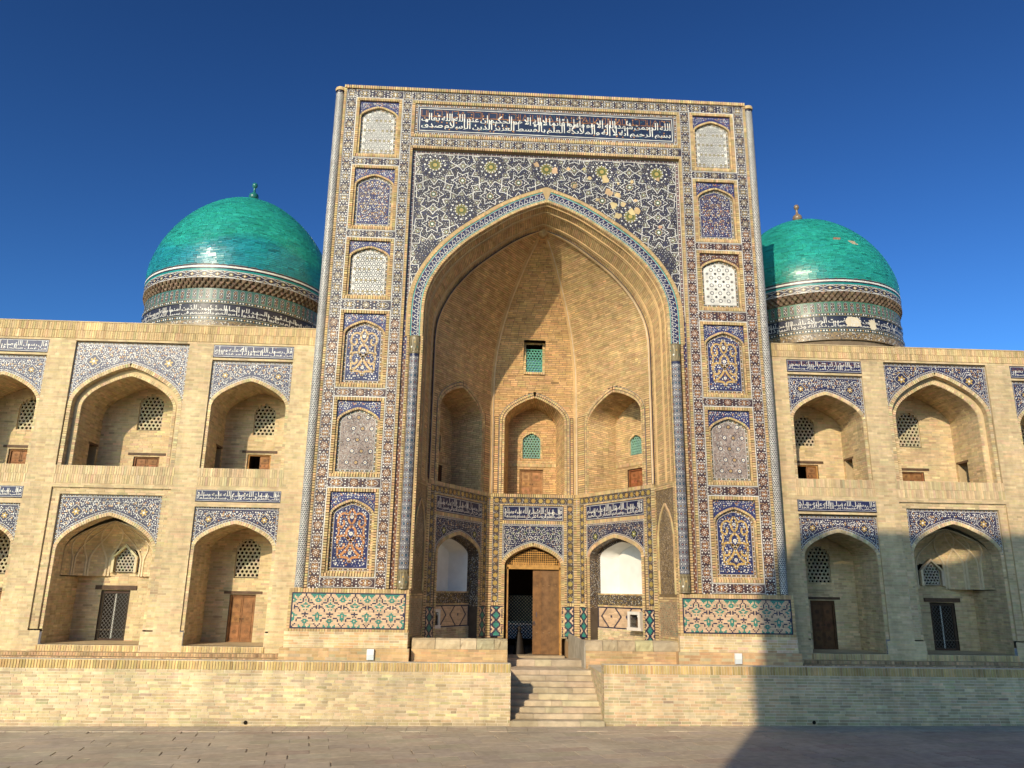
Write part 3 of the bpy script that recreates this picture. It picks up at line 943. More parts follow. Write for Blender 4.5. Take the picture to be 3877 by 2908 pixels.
# ------------------------------------------------------------------ wings with two tiers of niches
WY = 0.6
def niche(parent, fn, cx, w, v0, vs, rise, rim, half, vtop, rec, depth, ground, accents, tile=True, rim2=None, side_door=False, win=None, dr=None, apse=False, lattice=None, pal=None, low=None, cart=GOLD):
    """one arched recess: tile spandrel, brick rim, vaulted reveal, back wall, grille and door"""
    R = deeper(fn, rec)
    shell = MB()
    # faces of the rectangular recess round it
    vb = v0 if low is None else low
    pocket(shell, fn, cx-half, cx+half, vb, vtop, 0, rec, B_WING*.97, skip=('k', 'b'))
    if low is not None:  # foot blocks below the recess
        pass
    # rim of bricks on edge
    w_out, ap = w + rim, rim
    if rim2:
        W1, VS1, RISE1, RD = rim2
        for P, sg in ((half_arch(W1, VS1, RISE1), 1),):
            for s in (1, -1):
                c = P*np.array([s, 1]) + np.array([cx, 0]); c = np.vstack([c, [[cx+s*W1, vb]]])
                if s < 0: c = c[::-1]
                strip(shell, R, c, 0.0, rim, .064, .010, -.01, .022, B_WING*1.05, M_WING)
        c2 = arch_curve(cx, W1, VS1, RISE1, 0, v0)
        sw2 = sweep_fn(fn, c2, rec)
        T2 = polylen(c2)[-1]
        bricks(shell, sw2, 0, T2, lambda v: [(0, RD)], B_WING, M_WING, ch=.062, bl=.25, h=.006)
        R2 = deeper(fn, rec + RD)
        q = []
        # band between the two arches
        H1, H0 = arch_curve(cx, W1, VS1, RISE1, 0, v0), arch_curve(cx, w, vs, rise, 0, v0)
        s1 = np.linspace(0, 1, 80); a, _ = along(H1, s1*polylen(H1)[-1]); b, _ = along(H0, s1*polylen(H0)[-1])
        plates(shell, R2, np.stack([a[:-1], a[1:], b[1:], b[:-1]], 1), 0.0, B_WING)
        base = rec + RD
    else:
        R2 = R; base = rec
    ah = half_arch(w, vs, rise, rim*.9)[0, 1]
    boxes(shell, R2, [[(cx-.035, vs+rise-.006), (cx+.035, vs+rise-.006), (cx+.03, ah), (cx-.03, ah)]], -.01, .0145, B_WING*1.07)
    for s in (1, -1):
        c = half_arch(w, vs, rise)*np.array([s, 1]) + np.array([cx, 0]); c = np.vstack([c, [[cx+s*w, vb]]])
        if s < 0: c = c[::-1]
        strip(shell, R2, c, 0.0, rim if not rim2 else rim*.8, .064, .010, -.01, .016, B_WING*1.07, M_WING)
    # fill between jamb rim and recess edge
    if not rim2:
        if half - (w+rim) > .015:
            for s in (1, -1):
                plates(shell, R, [rect(min(cx+s*(w+rim), cx+s*half), max(cx+s*(w+rim), cx+s*half), vb, vs+.05)], 0.004, B_WING)
    TW, TVS, TR = (rim2[0], rim2[1], rim2[2]) if rim2 else (w, vs, rise)
    spandrel_tile(parent, R, cx, half-.004, vtop-.004, TW, TVS, TR, rim+.004, TVS - .02, ground, accents, cart=cart)
    # reveal and back wall
    D = base + depth
    curve = arch_curve(cx, w, vs, rise, 0, v0)
    sw = sweep_fn(fn, curve, base); T = polylen(curve)[-1]
    dd = depth if not apse else .40
    def iv(v):
        a = [(0, depth if v < (3.30-v0) or v > T-(3.30-v0) else dd)] if apse else [(0, depth)]
        if side_door and (v < .78 or v > T-.78): a = subtract(a, [(depth-.55, depth-.12)])
        return a
    bricks(shell, sw, 0, T, iv, B_WING, M_WING, ch=.0605, bl=.25, h=.008)
    K = deeper(fn, D)
    holes = []
    if win: holes.append(win)
    if dr: holes.append(Rect(dr[0], dr[1], dr[2], dr[3]))
    if lattice: holes.append(Rect(*lattice))
    bricks(shell, K, v0, 3.30 if apse else vs+rise, region_iv(Arch(cx, w, v0, vs, rise), holes), B_WING, M_WING, h=.008)
    flo = MB()
    pocket(flo, fn, cx-w, cx+w, v0, v0+.5, base, D, B_WING*.9, skip=('l', 'r', 't', 'k'))
    flo.build('niche_floor', 'brick', parent)
    if side_door:
        for s in (-1, 1):
            p = MB()
            x0, x1 = sorted((cx+s*w, cx+s*(w+.55)))
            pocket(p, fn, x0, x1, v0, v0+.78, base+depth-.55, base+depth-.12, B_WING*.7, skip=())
            # front and back sides of the passage
            a, b = (cx+s*w, cx+s*(w+.55))
            for d in (base+depth-.55, base+depth-.12):
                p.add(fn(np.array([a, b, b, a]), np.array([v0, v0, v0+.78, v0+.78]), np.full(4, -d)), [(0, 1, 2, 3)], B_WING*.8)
            # drop the faces that close the mouth
            o = MB()
            for V, F, C in zip(p.V, p.F, p.C): pass
            pm2 = MB()
            sx = cx+s*(w+.55)
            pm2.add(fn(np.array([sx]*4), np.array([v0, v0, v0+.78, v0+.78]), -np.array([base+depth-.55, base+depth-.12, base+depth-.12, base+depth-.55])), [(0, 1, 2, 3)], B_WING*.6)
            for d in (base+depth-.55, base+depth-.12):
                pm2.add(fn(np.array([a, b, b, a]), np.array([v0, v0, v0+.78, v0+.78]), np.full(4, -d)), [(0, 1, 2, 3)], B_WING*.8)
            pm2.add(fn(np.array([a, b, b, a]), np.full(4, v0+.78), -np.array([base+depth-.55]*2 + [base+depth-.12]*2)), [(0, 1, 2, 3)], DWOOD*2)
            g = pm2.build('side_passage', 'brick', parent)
            l = MB()
            bx = sorted((cx+s*(w-.012), cx+s*(w+.2)))
            P = [fn(np.array([u]), np.array([v]), np.array([-d]))[0] for v in (v0+.74, v0+.80) for u, d in ((bx[0], base+depth-.62), (bx[1], base+depth-.62), (bx[1], base+depth-.05), (bx[0], base+depth-.05))]
            l.add(P, [(0, 3, 2, 1), (4, 5, 6, 7), (0, 1, 5, 4), (1, 2, 6, 5), (2, 3, 7, 6), (3, 0, 4, 7)], DWOOD*1.8)
            l.build('lintel', 'wood', g)
    if apse:
        z0, z1 = 3.30, vs + rise - .10
        dx, dy = w - .01, depth - .40
        def ap_fn(u, v, h):
            u, v, h = np.broadcast_arrays(np.asarray(u, float), np.asarray(v, float), np.asarray(h, float))
            t = np.where(v < vs, 1.0, arch_t(np.clip((v - vs)/(z1 - vs), 0, 1)))
            k = np.clip(t - h*.9, 0, 1)
            x = cx - np.cos(u)*dx*k; d = base + .40 + np.sin(u)**.8*dy*k
            return fn(x, v - h*.25*(v > vs), -d)
        W0 = Arch(np.pi/2, .30, 3.42, 3.85, .22)
        Q = []
        nrow = int((z1-z0)/.06)
        for r in range(nrow):
            a0 = z0 + (z1-z0)*r/nrow; a1 = z0 + (z1-z0)*(r+1)/nrow
            for i in range(22):
                th0 = np.pi*(i + .5*(r % 2) - .5)/21.5; th1 = th0 + np.pi/21.5
                th0, th1 = max(th0, 0), min(th1, np.pi)
                if th1 - th0 < .02: continue
                c = W0.cut((a0+a1)/2)
                if c and th1 > c[0] and th0 < c[1]: continue
                Q.append(rect(th0+.006, th1-.006, a0+.005, a1-.005))
        boxes(shell, ap_fn, Q, -.004, .008, shade(B_WING, len(Q), .1, .03))
        bk = []
        for r in range(14):
            a0 = z0 + (z1-z0)*r/14; a1 = z0 + (z1-z0)*(r+1)/14
            for i in range(20):
                m_ = ((i+.5)*np.pi/20, (a0+a1)/2)
                if abs(m_[0]-np.pi/2) < .30 and 3.42 < m_[1] < 4.02: continue
                bk.append(rect(i*np.pi/20, (i+1)*np.pi/20, a0, a1))
        plates(shell, ap_fn, bk, 0.0, M_WING*.85)
        # underside ledge where the apse meets the square room
        n = 24; th = np.linspace(0, np.pi, n+1)
        P = ap_fn(th, np.full(n+1, z0), np.zeros(n+1))
        xb = cx - np.cos(th)*w
        Bk = fn(xb, np.full(n+1, z0), np.full(n+1, -D))
        shell.add(np.concatenate([P, Bk]), [(i, i+1, n+2+i, n+1+i) for i in range(n)], B_WING*.95)
        rb = MB()
        cen = [.34, .72, 1.18, np.pi-1.18, np.pi-.72, np.pi-.34]
        zt = np.linspace(z0, z1, 26)
        for c0 in cen:
            for s in (-1, 1):
                g = np.clip((zt - (vs-.15))/(z1 - vs + .15), 0, 1)
                thp = c0 + s*(.035 + .50*g**1.25)
                P = np.stack([np.clip(thp, .02, np.pi-.02), zt], 1)
                for a, b in zip(P[:-1], P[1:]):
                    wd = .022
                    boxes(rb, ap_fn, [[(a[0]-wd, a[1]), (a[0]+wd, a[1]), (b[0]+wd, b[1]), (b[0]-wd, b[1])]], 0, .035, M_WING*1.08)
        rb.build('vault_ribs', 'brick', parent, kind='stuff')
        # grille at the back of the apse
        gz = Arch(cx, .25, 3.42, 3.85, .22)
        window(parent, deeper(fn, D - .10), gz, np.array((.36, .33, .26)), pitch=.092, hole=.033)
        c = arch_curve(cx, .27, 3.85, .23, 0, 3.40)
        rr = MB(); strip(rr, deeper(fn, D-.13), c, 0, .07, .4, .0, -.1, .02, M_WING*1.05)
        rr.build('window_surround', 'brick', parent)
    shell.build('niche_brickwork', 'brick', parent, kind='stuff')
    if win: window(parent, K, win, np.array((.46, .40, .27)))
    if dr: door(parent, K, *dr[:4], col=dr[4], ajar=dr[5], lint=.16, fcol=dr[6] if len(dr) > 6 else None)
    if lattice: lattice_door(parent, K, *lattice)

T_ = dict(
    hadith='قال رسول الله صلى الله عليه وسلم', knowledge='طلب العلم فريضة على كل مسلم ومسلمة', mosque='من بنى لله مسجدا بنى الله له بيتا في الجنة',
    qala='قال الله تبارك وتعالى إنما يعمر', masajid='مساجد الله من آمن بالله ورسوله', good='من عمل صالحا فله أجر عند الله')

def wing(s, zo, big, label):
    """s: side (-1 left, 1 right); zo: height offset; big: (spring, apex, outer apex) of the wide upper arch and (spring, apex) of the lower"""
    t = thing('arcade_wing', label, 'building', (s*12, WY, TF))
    fn = wall_fn(0, WY)
    x0, x1 = (-18.0, -6.12) if s < 0 else (6.12, 18.0)
    bays = [(8.03, 's'), (11.3, 'b'), (14.62, 's')]
    holes = []; sold = []
    AC = (np.array((.48, .27, .07)), np.array((.40, .20, .07)))
    for c, k in bays:
        cx = s*c
        hw = 1.09 if k == 's' else 1.52
        up_top = (9.06 if k == 's' else 9.49) + zo
        holes += [Rect(cx-hw, cx+hw, 6.09+zo, up_top)]
        if k == 's':
            holes += [Rect(cx-1.09, cx+1.09, 9.15+zo, 9.50+zo), Rect(cx-1.1, cx+1.1, 5.215+zo, 5.525+zo), Rect(cx-1.09, cx+1.09, 1.99, 5.10+zo)]
        else:
            holes += [Rect(cx-1.52, cx+1.52, 1.99, 5.53+zo)]
        wl = 1.0 if k == 's' else 1.22
        holes += [Rect(cx-wl, cx+wl, 1.5, 1.99)]
        sold += [Rect(cx-hw-.03, cx+hw+.03, 5.62+zo, 6.09+zo)]
    pick = []; mb = MB()
    fade = lambda Q: np.where(Q[:, 2] < 2.15, 1.03, 1.0)
    bricks(mb, fn, 1.46, 9.57+zo, region_iv(Rect(x0, x1, 0, 20), holes + sold), B_WING, M_WING, bl=.25, ch=.0625, j=.009, h=.004, pick=pick, amt=.085, hue=.025, fade=fade)
    for r in sold:
        bricks(mb, fn, r.v0, r.v1, region_iv(r, []), B_WING*1.02, M_WING, bl=.24, ch=.062, j=.009, h=.011, vert=True, amt=.09)
    bricks(mb, fn, 9.57+zo, 10.03, region_iv(Rect(x0, x1, 0, 20), []), B_WING*np.array((1.0, .95, .86)), M_WING*.95, bl=.235, ch=.062, j=.008, h=.020, vert=True, amt=.12)
    vis = lambda c: np.where(np.abs(c[:, 0]+.6) < 13.2, 1.0, .02)*np.where(c[:, 2] < 6, 1.3, 1)
    lay_picked(mb, pick, t, 295, score=vis)
    # footing steps
    for y, a, b, ch_, cl in ((.26, 1.30, 1.385, .064, .92), (.43, 1.385, 1.475, .064, .85)):
        f = wall_fn(0, y)
        bricks(mb, f, a, b, region_iv(Rect(x0+(.32 if s > 0 else 0), x1-(.32 if s < 0 else 0), 0, 9), []), B_BASE*cl, M_WING*.8, bl=b-a, ch=.066, j=.014, h=.012, vert=True, amt=.2)
        plates(mb, lambda u, v, h, b=b: np.stack(np.broadcast_arrays(u, np.asarray(v), b + .001 + np.asarray(h)), -1), [rect(x0, x1, y-.012, WY+.02)], 0.0, B_BASE*.9)
    mb.build('wall_brickwork', 'brick', t, kind='stuff')
    cor = MB()
    solid(cor, x0, x1, WY-.03, 13.5, 10.03, 10.06, B_WING*.92)          # roof
    solid(cor, x0, x1, 13.2, 13.5, TF, 10.03, B_WING*.9)                # rear wall
    xo = x0 if s < 0 else x1
    solid(cor, xo-.15, xo+.15, WY+.03, 13.2, TF, 10.03, B_WING*.9)      # far end
    cor.build('roof_and_rear', 'brick', t)
    G = [np.array((.035, .036, .085)), np.array((.04, .035, .075))]
    for i, (c, k) in enumerate(bays):
        cx = s*c
        dcol = WOOD*1.1 if (s, i) != (-1, 0) else WOOD*1.3
        ws = lambda z0, zs_, r, w=.30: Arch(cx + (.0), w, z0, zs_, r)
        if k == 's':
            ajar = (s, i) in ((-1, 0), (1, 0))
            niche(t, fn, cx, 1.0, 6.09+zo, 7.74+zo, .77, .085, 1.09, 9.06+zo, .06, 1.35, G[0], AC, side_door=True,
                  win=Arch(cx+.10*-s, .30, 7.27+zo, 7.90+zo, .28), dr=(cx-.36-.08*s, cx+.30-.08*s, 6.09+zo, 6.72+zo, WOOD*1.15, ajar, YWOOD if ajar else None))
            niche(t, fn, cx, 1.0, 1.64, 4.0+zo, .66, .085, 1.09, 5.10+zo, .05, 1.35, G[1], AC, low=1.99,
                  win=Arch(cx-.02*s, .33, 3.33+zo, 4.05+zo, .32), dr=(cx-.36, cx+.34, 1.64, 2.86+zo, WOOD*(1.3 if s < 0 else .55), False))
            up = [T_['masajid'], T_['qala']] if s > 0 else [T_['good'], T_['hadith']]
            lo = [T_['mosque'], T_['hadith']] if s > 0 else [T_['knowledge'], T_['hadith']]
            inscription(t, fn, cx-1.085, cx+1.085, 9.155+zo, 9.495+zo, up, h=.004, kufic=(s > 0))
            inscription(t, fn, cx-1.095, cx+1.095, 5.22+zo, 5.52+zo, lo, h=.004)
        else:
            vs_, ap_, oap, lvs, lap = big
            niche(t, fn, cx, 1.22, 6.09+zo, vs_, ap_-vs_, .10, 1.52, 9.49+zo, .06, 1.30, G[0], AC, side_door=True, rim2=(1.40, vs_+.05, oap-.11-vs_-.05, .16),
                  win=Arch(cx-.10*s, .34, 7.36+zo, 8.10+zo, .30), dr=(cx-.36-.15*s, cx+.36-.15*s, 6.09+zo, 6.60+zo, WOOD*1.1, False))
            # outer thin step of the frame, then the niche within it
            fr = MB()
            bricks(fr, deeper(fn, .05), 1.99, 5.53+zo, region_iv(Rect(cx-1.52, cx+1.52, 0, 9), [Rect(cx-1.31, cx+1.31, 0, 5.35+zo)]), B_WING, M_WING, h=.008)
            pocket(fr, fn, cx-1.52, cx+1.52, 1.99, 5.53+zo, 0, .05, B_WING*.95, skip=('k',))
            fr.build('frame_brickwork', 'brick', t, kind='stuff')
            niche(t, deeper(fn, .05), cx, 1.22, 1.64, lvs, lap-lvs, .085, 1.31, 5.35+zo, .06, 1.40, G[1], AC, apse=True, low=1.99,
                  lattice=(cx-.55*(1 if s < 0 else .2)-.0, cx+(.22 if s < 0 else .62), 1.64, 2.92))
        # sill course under the lower opening
        sl = MB()
        wl = 1.0 if k == 's' else 1.22
        bricks(sl, wall_fn(0, WY-.02), 1.475, 1.63, region_iv(Rect(cx-wl-.03, cx+wl+.03, 0, 9), []), B_WING*np.array((1, .95, .8)), M_WING, bl=.155, ch=.064, j=.016, h=.012, vert=True, amt=.14)
        solid(sl, cx-wl-.03, cx+wl+.03, WY-.019, WY+.3, 1.475, 1.628, B_WING)
        sl.build('sill', 'brick', t, kind='stuff')
    return t
wing(-1, 0.0, (7.66, 8.60, 8.93, 3.88, 4.81), 'left arcaded brick wing with sunlit niches and whitish glaring tile panels')
wing(1, 0.08, (7.98, 9.03, 9.35, 4.16, 5.03), 'right arcaded brick wing whose lower storey lies in shadow')

# ------------------------------------------------------------------ entrance portal
po = thing('entrance_portal', 'huge entrance portal covered in blue and gold mosaic with a deep pointed arch', 'portal', (0, 0, TF))
FN = wall_fn(0, 0)
SB = np.array((.58, .41, .21)); SBK = np.array((.10, .066, .04))      # trim bricks and their dark joints

# solid body behind the tile skin
body = MB()
HX = 6.10
def face_x(mb, x, y0, y1, z0, z1, col):
    mb.add([(x, y0, z0), (x, y1, z0), (x, y1, z1), (x, y0, z1)], [(0, 1, 2, 3)], col)
for s in (-1, 1):
    face_x(body, s*HX, .10, 5.2, TF, 17.42, B_WING)
    solid(body, min(s*3.42, s*HX*.999), max(s*3.42, s*HX*.999), .17, .25, TF, 10.4, B_WING)
top = spandrel_quads(0, 3.97, 17.4, 3.385, 10.45, 3.47, .40, 10.3)
plates(body, FN, top, -.19, B_WING)
solid(body, 3.9, HX*.999, .17, .25, 10.4, 17.4, B_WING); solid(body, -HX*.999, -3.9, .17, .25, 10.4, 17.4, B_WING)
solid(body, -HX, HX, 5.1, 5.2, 6.0, 17.42, B_WING*.95)
solid(body, -HX, HX, .02, 5.2, 17.42, 17.45, B_WING*.9)
body.build('body', 'brick', po)

# --- medallions shared along the bands
def medal_mesh(kind, pal):
    g, o_, w_ = pal
    mb = MB(); f = lambda u, v, h: np.stack(np.broadcast_arrays(u, -np.asarray(h), v), -1)
    z = np.zeros((1, 2))
    if kind == 'rosette':
        stamp(mb, f, ngon(16), z, .098, 0, o_, .0015)
        stamp(mb, f, around(PETAL*.26, 8, .72), z, .092, 0, g, .003)
        stamp(mb, f, around(ngon(6)*.10, 8, .70), z, .092, 0, w_, .0045)
        stamp(mb, f, ngon(10), z, .036, 0, w_, .0045)
        stamp(mb, f, ngon(8), z, .021, 0, g, .006)
    else:
        t = np.linspace(0, np.pi, 13)
        lens = np.stack([.098*np.sin(t)**1.3, -.165*np.cos(t)], 1)
        lens = np.vstack([lens, (lens*np.array([-1, 1]))[::-1][1:-1]])
        v = f(lens[:, 0], lens[:, 1], np.full(len(lens), .0015))
        mb.add(v, [tuple(range(len(lens)))], o_)
        ribbon(mb, f, lens, .010, .003, w_*.85, closed=True)
        stamp(mb, f, around(PETAL*np.array([.42, .46]), 4, .56, np.pi/4), z, .085, 0, g, .003)
        stamp(mb, f, around(DROP*.30, 2, .78, np.pi/2), z, .115, 0, w_, .0045)
        stamp(mb, f, around(DROP*.30, 2, .52, 0), z, .090, 0, w_, .0045)
        stamp(mb, f, ngon(8), z, .026, 0, w_, .0045)
    ob = mb.build(kind, 'glaze'); me = ob.data; bpy.data.objects.remove(ob)
    return me
PALS = {'gold': (np.array((.42, .30, .13)), np.array((.085, .065, .05)), WHITE*.9), 'orange': (np.array((.46, .29, .14)), np.array((.20, .095, .05)), WHITE*.9), 'rust': (np.array((.44, .25, .11)), np.array((.15, .055, .034)), WHITE*.9)}
MED = {(k, p): medal_mesh(k, PALS[p]) for k in ('rosette', 'lozenge') for p in PALS}
GRD = {'gold': np.array((.040, .034, .052)), 'orange': np.array((.075, .045, .048)), 'rust': np.array((.062, .034, .038))}

def palette_at(x, z):
    k = z + RNG.uniform(-.4, .4)
    if x < 0: return 'gold' if k > 10.2 else 'orange'
    return 'gold' if k > 13.0 else 'rust'

def tile_band(p0, p1, w, n, start=0, horiz=False, ends=True):
    """mosaic band with medallions in turn, from p0 to p1 (centre line)"""
    p0 = np.array(p0, float); p1 = np.array(p1, float); L = np.linalg.norm(p1-p0); d = (p1-p0)/L
    nrm = np.array([-d[1], d[0]])
    mb = MB()
    seg = max(2, int(L/.34))
    for i in range(seg):
        a, b = p0 + d*L*i/seg, p0 + d*L*(i+1)/seg
        m = (a+b)/2
        plates(mb, FN, [[a - nrm*w/2, b - nrm*w/2, b + nrm*w/2, a + nrm*w/2]], 0.0, GRD[palette_at(m[0], m[1])])
    for s in (-1, 1):
        ribbon(mb, FN, np.array([p0 + nrm*s*(w/2-.012), p1 + nrm*s*(w/2-.012)]), .011, .002, WHITE)
    st = L/n
    C = p0[None] + d[None]*((np.arange(n)+.5)*st)[:, None]
    for i in range(n):
        for t_ in (-.5,):
            c = C[i] + d*st*t_
            for a, b, sz in ((-.30, 0, .020), (.30, 0, .020), (0, 0, .017), (-.15, .22, .014), (.15, .22, .014), (-.15, -.22, .014), (.15, -.22, .014), (-.34, .22, .015), (.34, .22, .015), (-.34, -.22, .015), (.34, -.22, .015), (-.36, .42, .013), (.36, .42, .013)):
                q = c + nrm*a*w + d*b*st
                cc = WHITE if RNG.random() < .75 else np.array((.45, .30, .16))
                stamp(mb, FN, ngon(7), q, sz*w/.26, 0, cc, .003)
    # fine stems
    for s in (-1, 1):
        t = np.linspace(0, L, int(L/.03)+2)
        P = p0[None] + d[None]*t[:, None] + nrm[None]*(s*w*.36 + w*.07*np.sin(t*2*np.pi/st*2))[:, None]
        ribbon(mb, FN, P, .005, .002, np.array((.36, .30, .26)))
    o = mb.build('tile_band', 'glaze', po, kind='stuff')
    inv = parent_inv(o)
    for i in range(n):
        kind = 'rosette' if (i + start) % 2 == 0 else 'lozenge'
        m = bpy.data.objects.new(kind, MED[(kind, palette_at(C[i, 0], C[i, 1]))])
        scene.collection.objects.link(m); m.parent = o; m.matrix_parent_inverse = inv
        sc = min(1.0, w/.27)
        m.matrix_basis = Matrix.Translation((C[i, 0], -.001, C[i, 1])) @ Matrix.Rotation(math.pi/2 if horiz else 0, 4, 'Y') @ Matrix.Diagonal((sc, 1, min(1.05, st/.34), 1))

trim = MB()
def vstrip(x0, x1, z0, z1, h=.025, mb=None):
    strip(trim if mb is None else mb, FN, [( (x0), z0), (x0, z1)], 0, -(x1-x0), 0.068, .020, -.03, h, SB, SBK)
def hstrip(x0, x1, z0, z1, h=.025, mb=None):
    strip(trim if mb is None else mb, FN, [(x0, z0), (x1, z0)], 0, z1-z0, 0.068, .020, -.03, h, SB, SBK)

PANELS = [(15.13, 17.10), (12.84, 14.88), (10.745, 12.60), (8.24, 10.44), (5.845, 7.99), (3.35, 5.575)]
BZ0, BZ1 = 3.085, 17.39
for s in (-1, 1):
    X = lambda a: s*a
    def V(a, b, z0, z1, **k): vstrip(min(s*a, s*b), max(s*a, s*b), z0, z1, **k)
    V(3.735, 3.80, BZ0, 10.35); V(3.925, 3.995, BZ0, 15.50); V(5.95, 6.02, BZ0, BZ1)
    tile_band((s*5.795, BZ0), (s*5.795, BZ1), .31, 42)
    tile_band((s*4.145, BZ0), (s*4.145, BZ1), .285, 42)
    edges = [BZ0] + [e for p in PANELS[::-1] for e in p] + [BZ1]
    for i in range(0, len(edges), 2):
        a, b = edges[i], edges[i+1]
        if b - a > .1:
            x0, x1 = sorted((s*4.29, s*5.64))
            tile_band((x0, (a+b)/2), (x1, (a+b)/2), b-a-.004, 3, 1, True)
hstrip(-6.02, 6.02, BZ1+.002, 17.49, h=.05)
# lintel zone
tile_band((-4.0, 17.24), (4.0, 17.24), .29, 24, 0, True)
tile_band((-4.0, 15.72), (4.0, 15.72), .285, 24, 1, True)
for z0, z1 in ((16.99, 17.08), (15.87, 15.96)): hstrip(-4.0, 4.0, z0, z1)
for x0, x1 in ((-4.0, -3.91), (3.91, 4.0)): vstrip(x0, x1, 15.96, 16.99)
hstrip(-3.995, 3.995, 15.495, 15.575, h=.03)
trim.build('trim_brickwork', 'brick', po, kind='stuff')

eb = MB()
for a, b in (((3.905, 15.965), (3.905, 16.985)), ((3.905, 16.985), (-3.905, 16.985)), ((-3.905, 16.985), (-3.905, 15.965)), ((-3.905, 15.965), (3.905, 15.965))):
    border(eb, deeper(FN, .02), np.array([a, b]), 0.0, .085, np.array((.09, .055, .05)), 0.0, dots=(WHITE, np.array((.5, .3, .14)), WHITE))
eb.build('inscription_edging', 'glaze', po, kind='stuff')
inscription(po, deeper(FN, .02), -3.815, 3.815, 16.055, 16.895,
            ['بسم الرحيم أنه لا إله والملائكة العلم بالقسط العزيز الدين الإسلام صدق', 'الله الرحمن شهد الله إلا هو وأولوا قائما لا إله إلا هو الحكيم إن عند الله الله تعالى'],
            h=.0, kufic=True, ground=np.array((.016, .026, .062)))

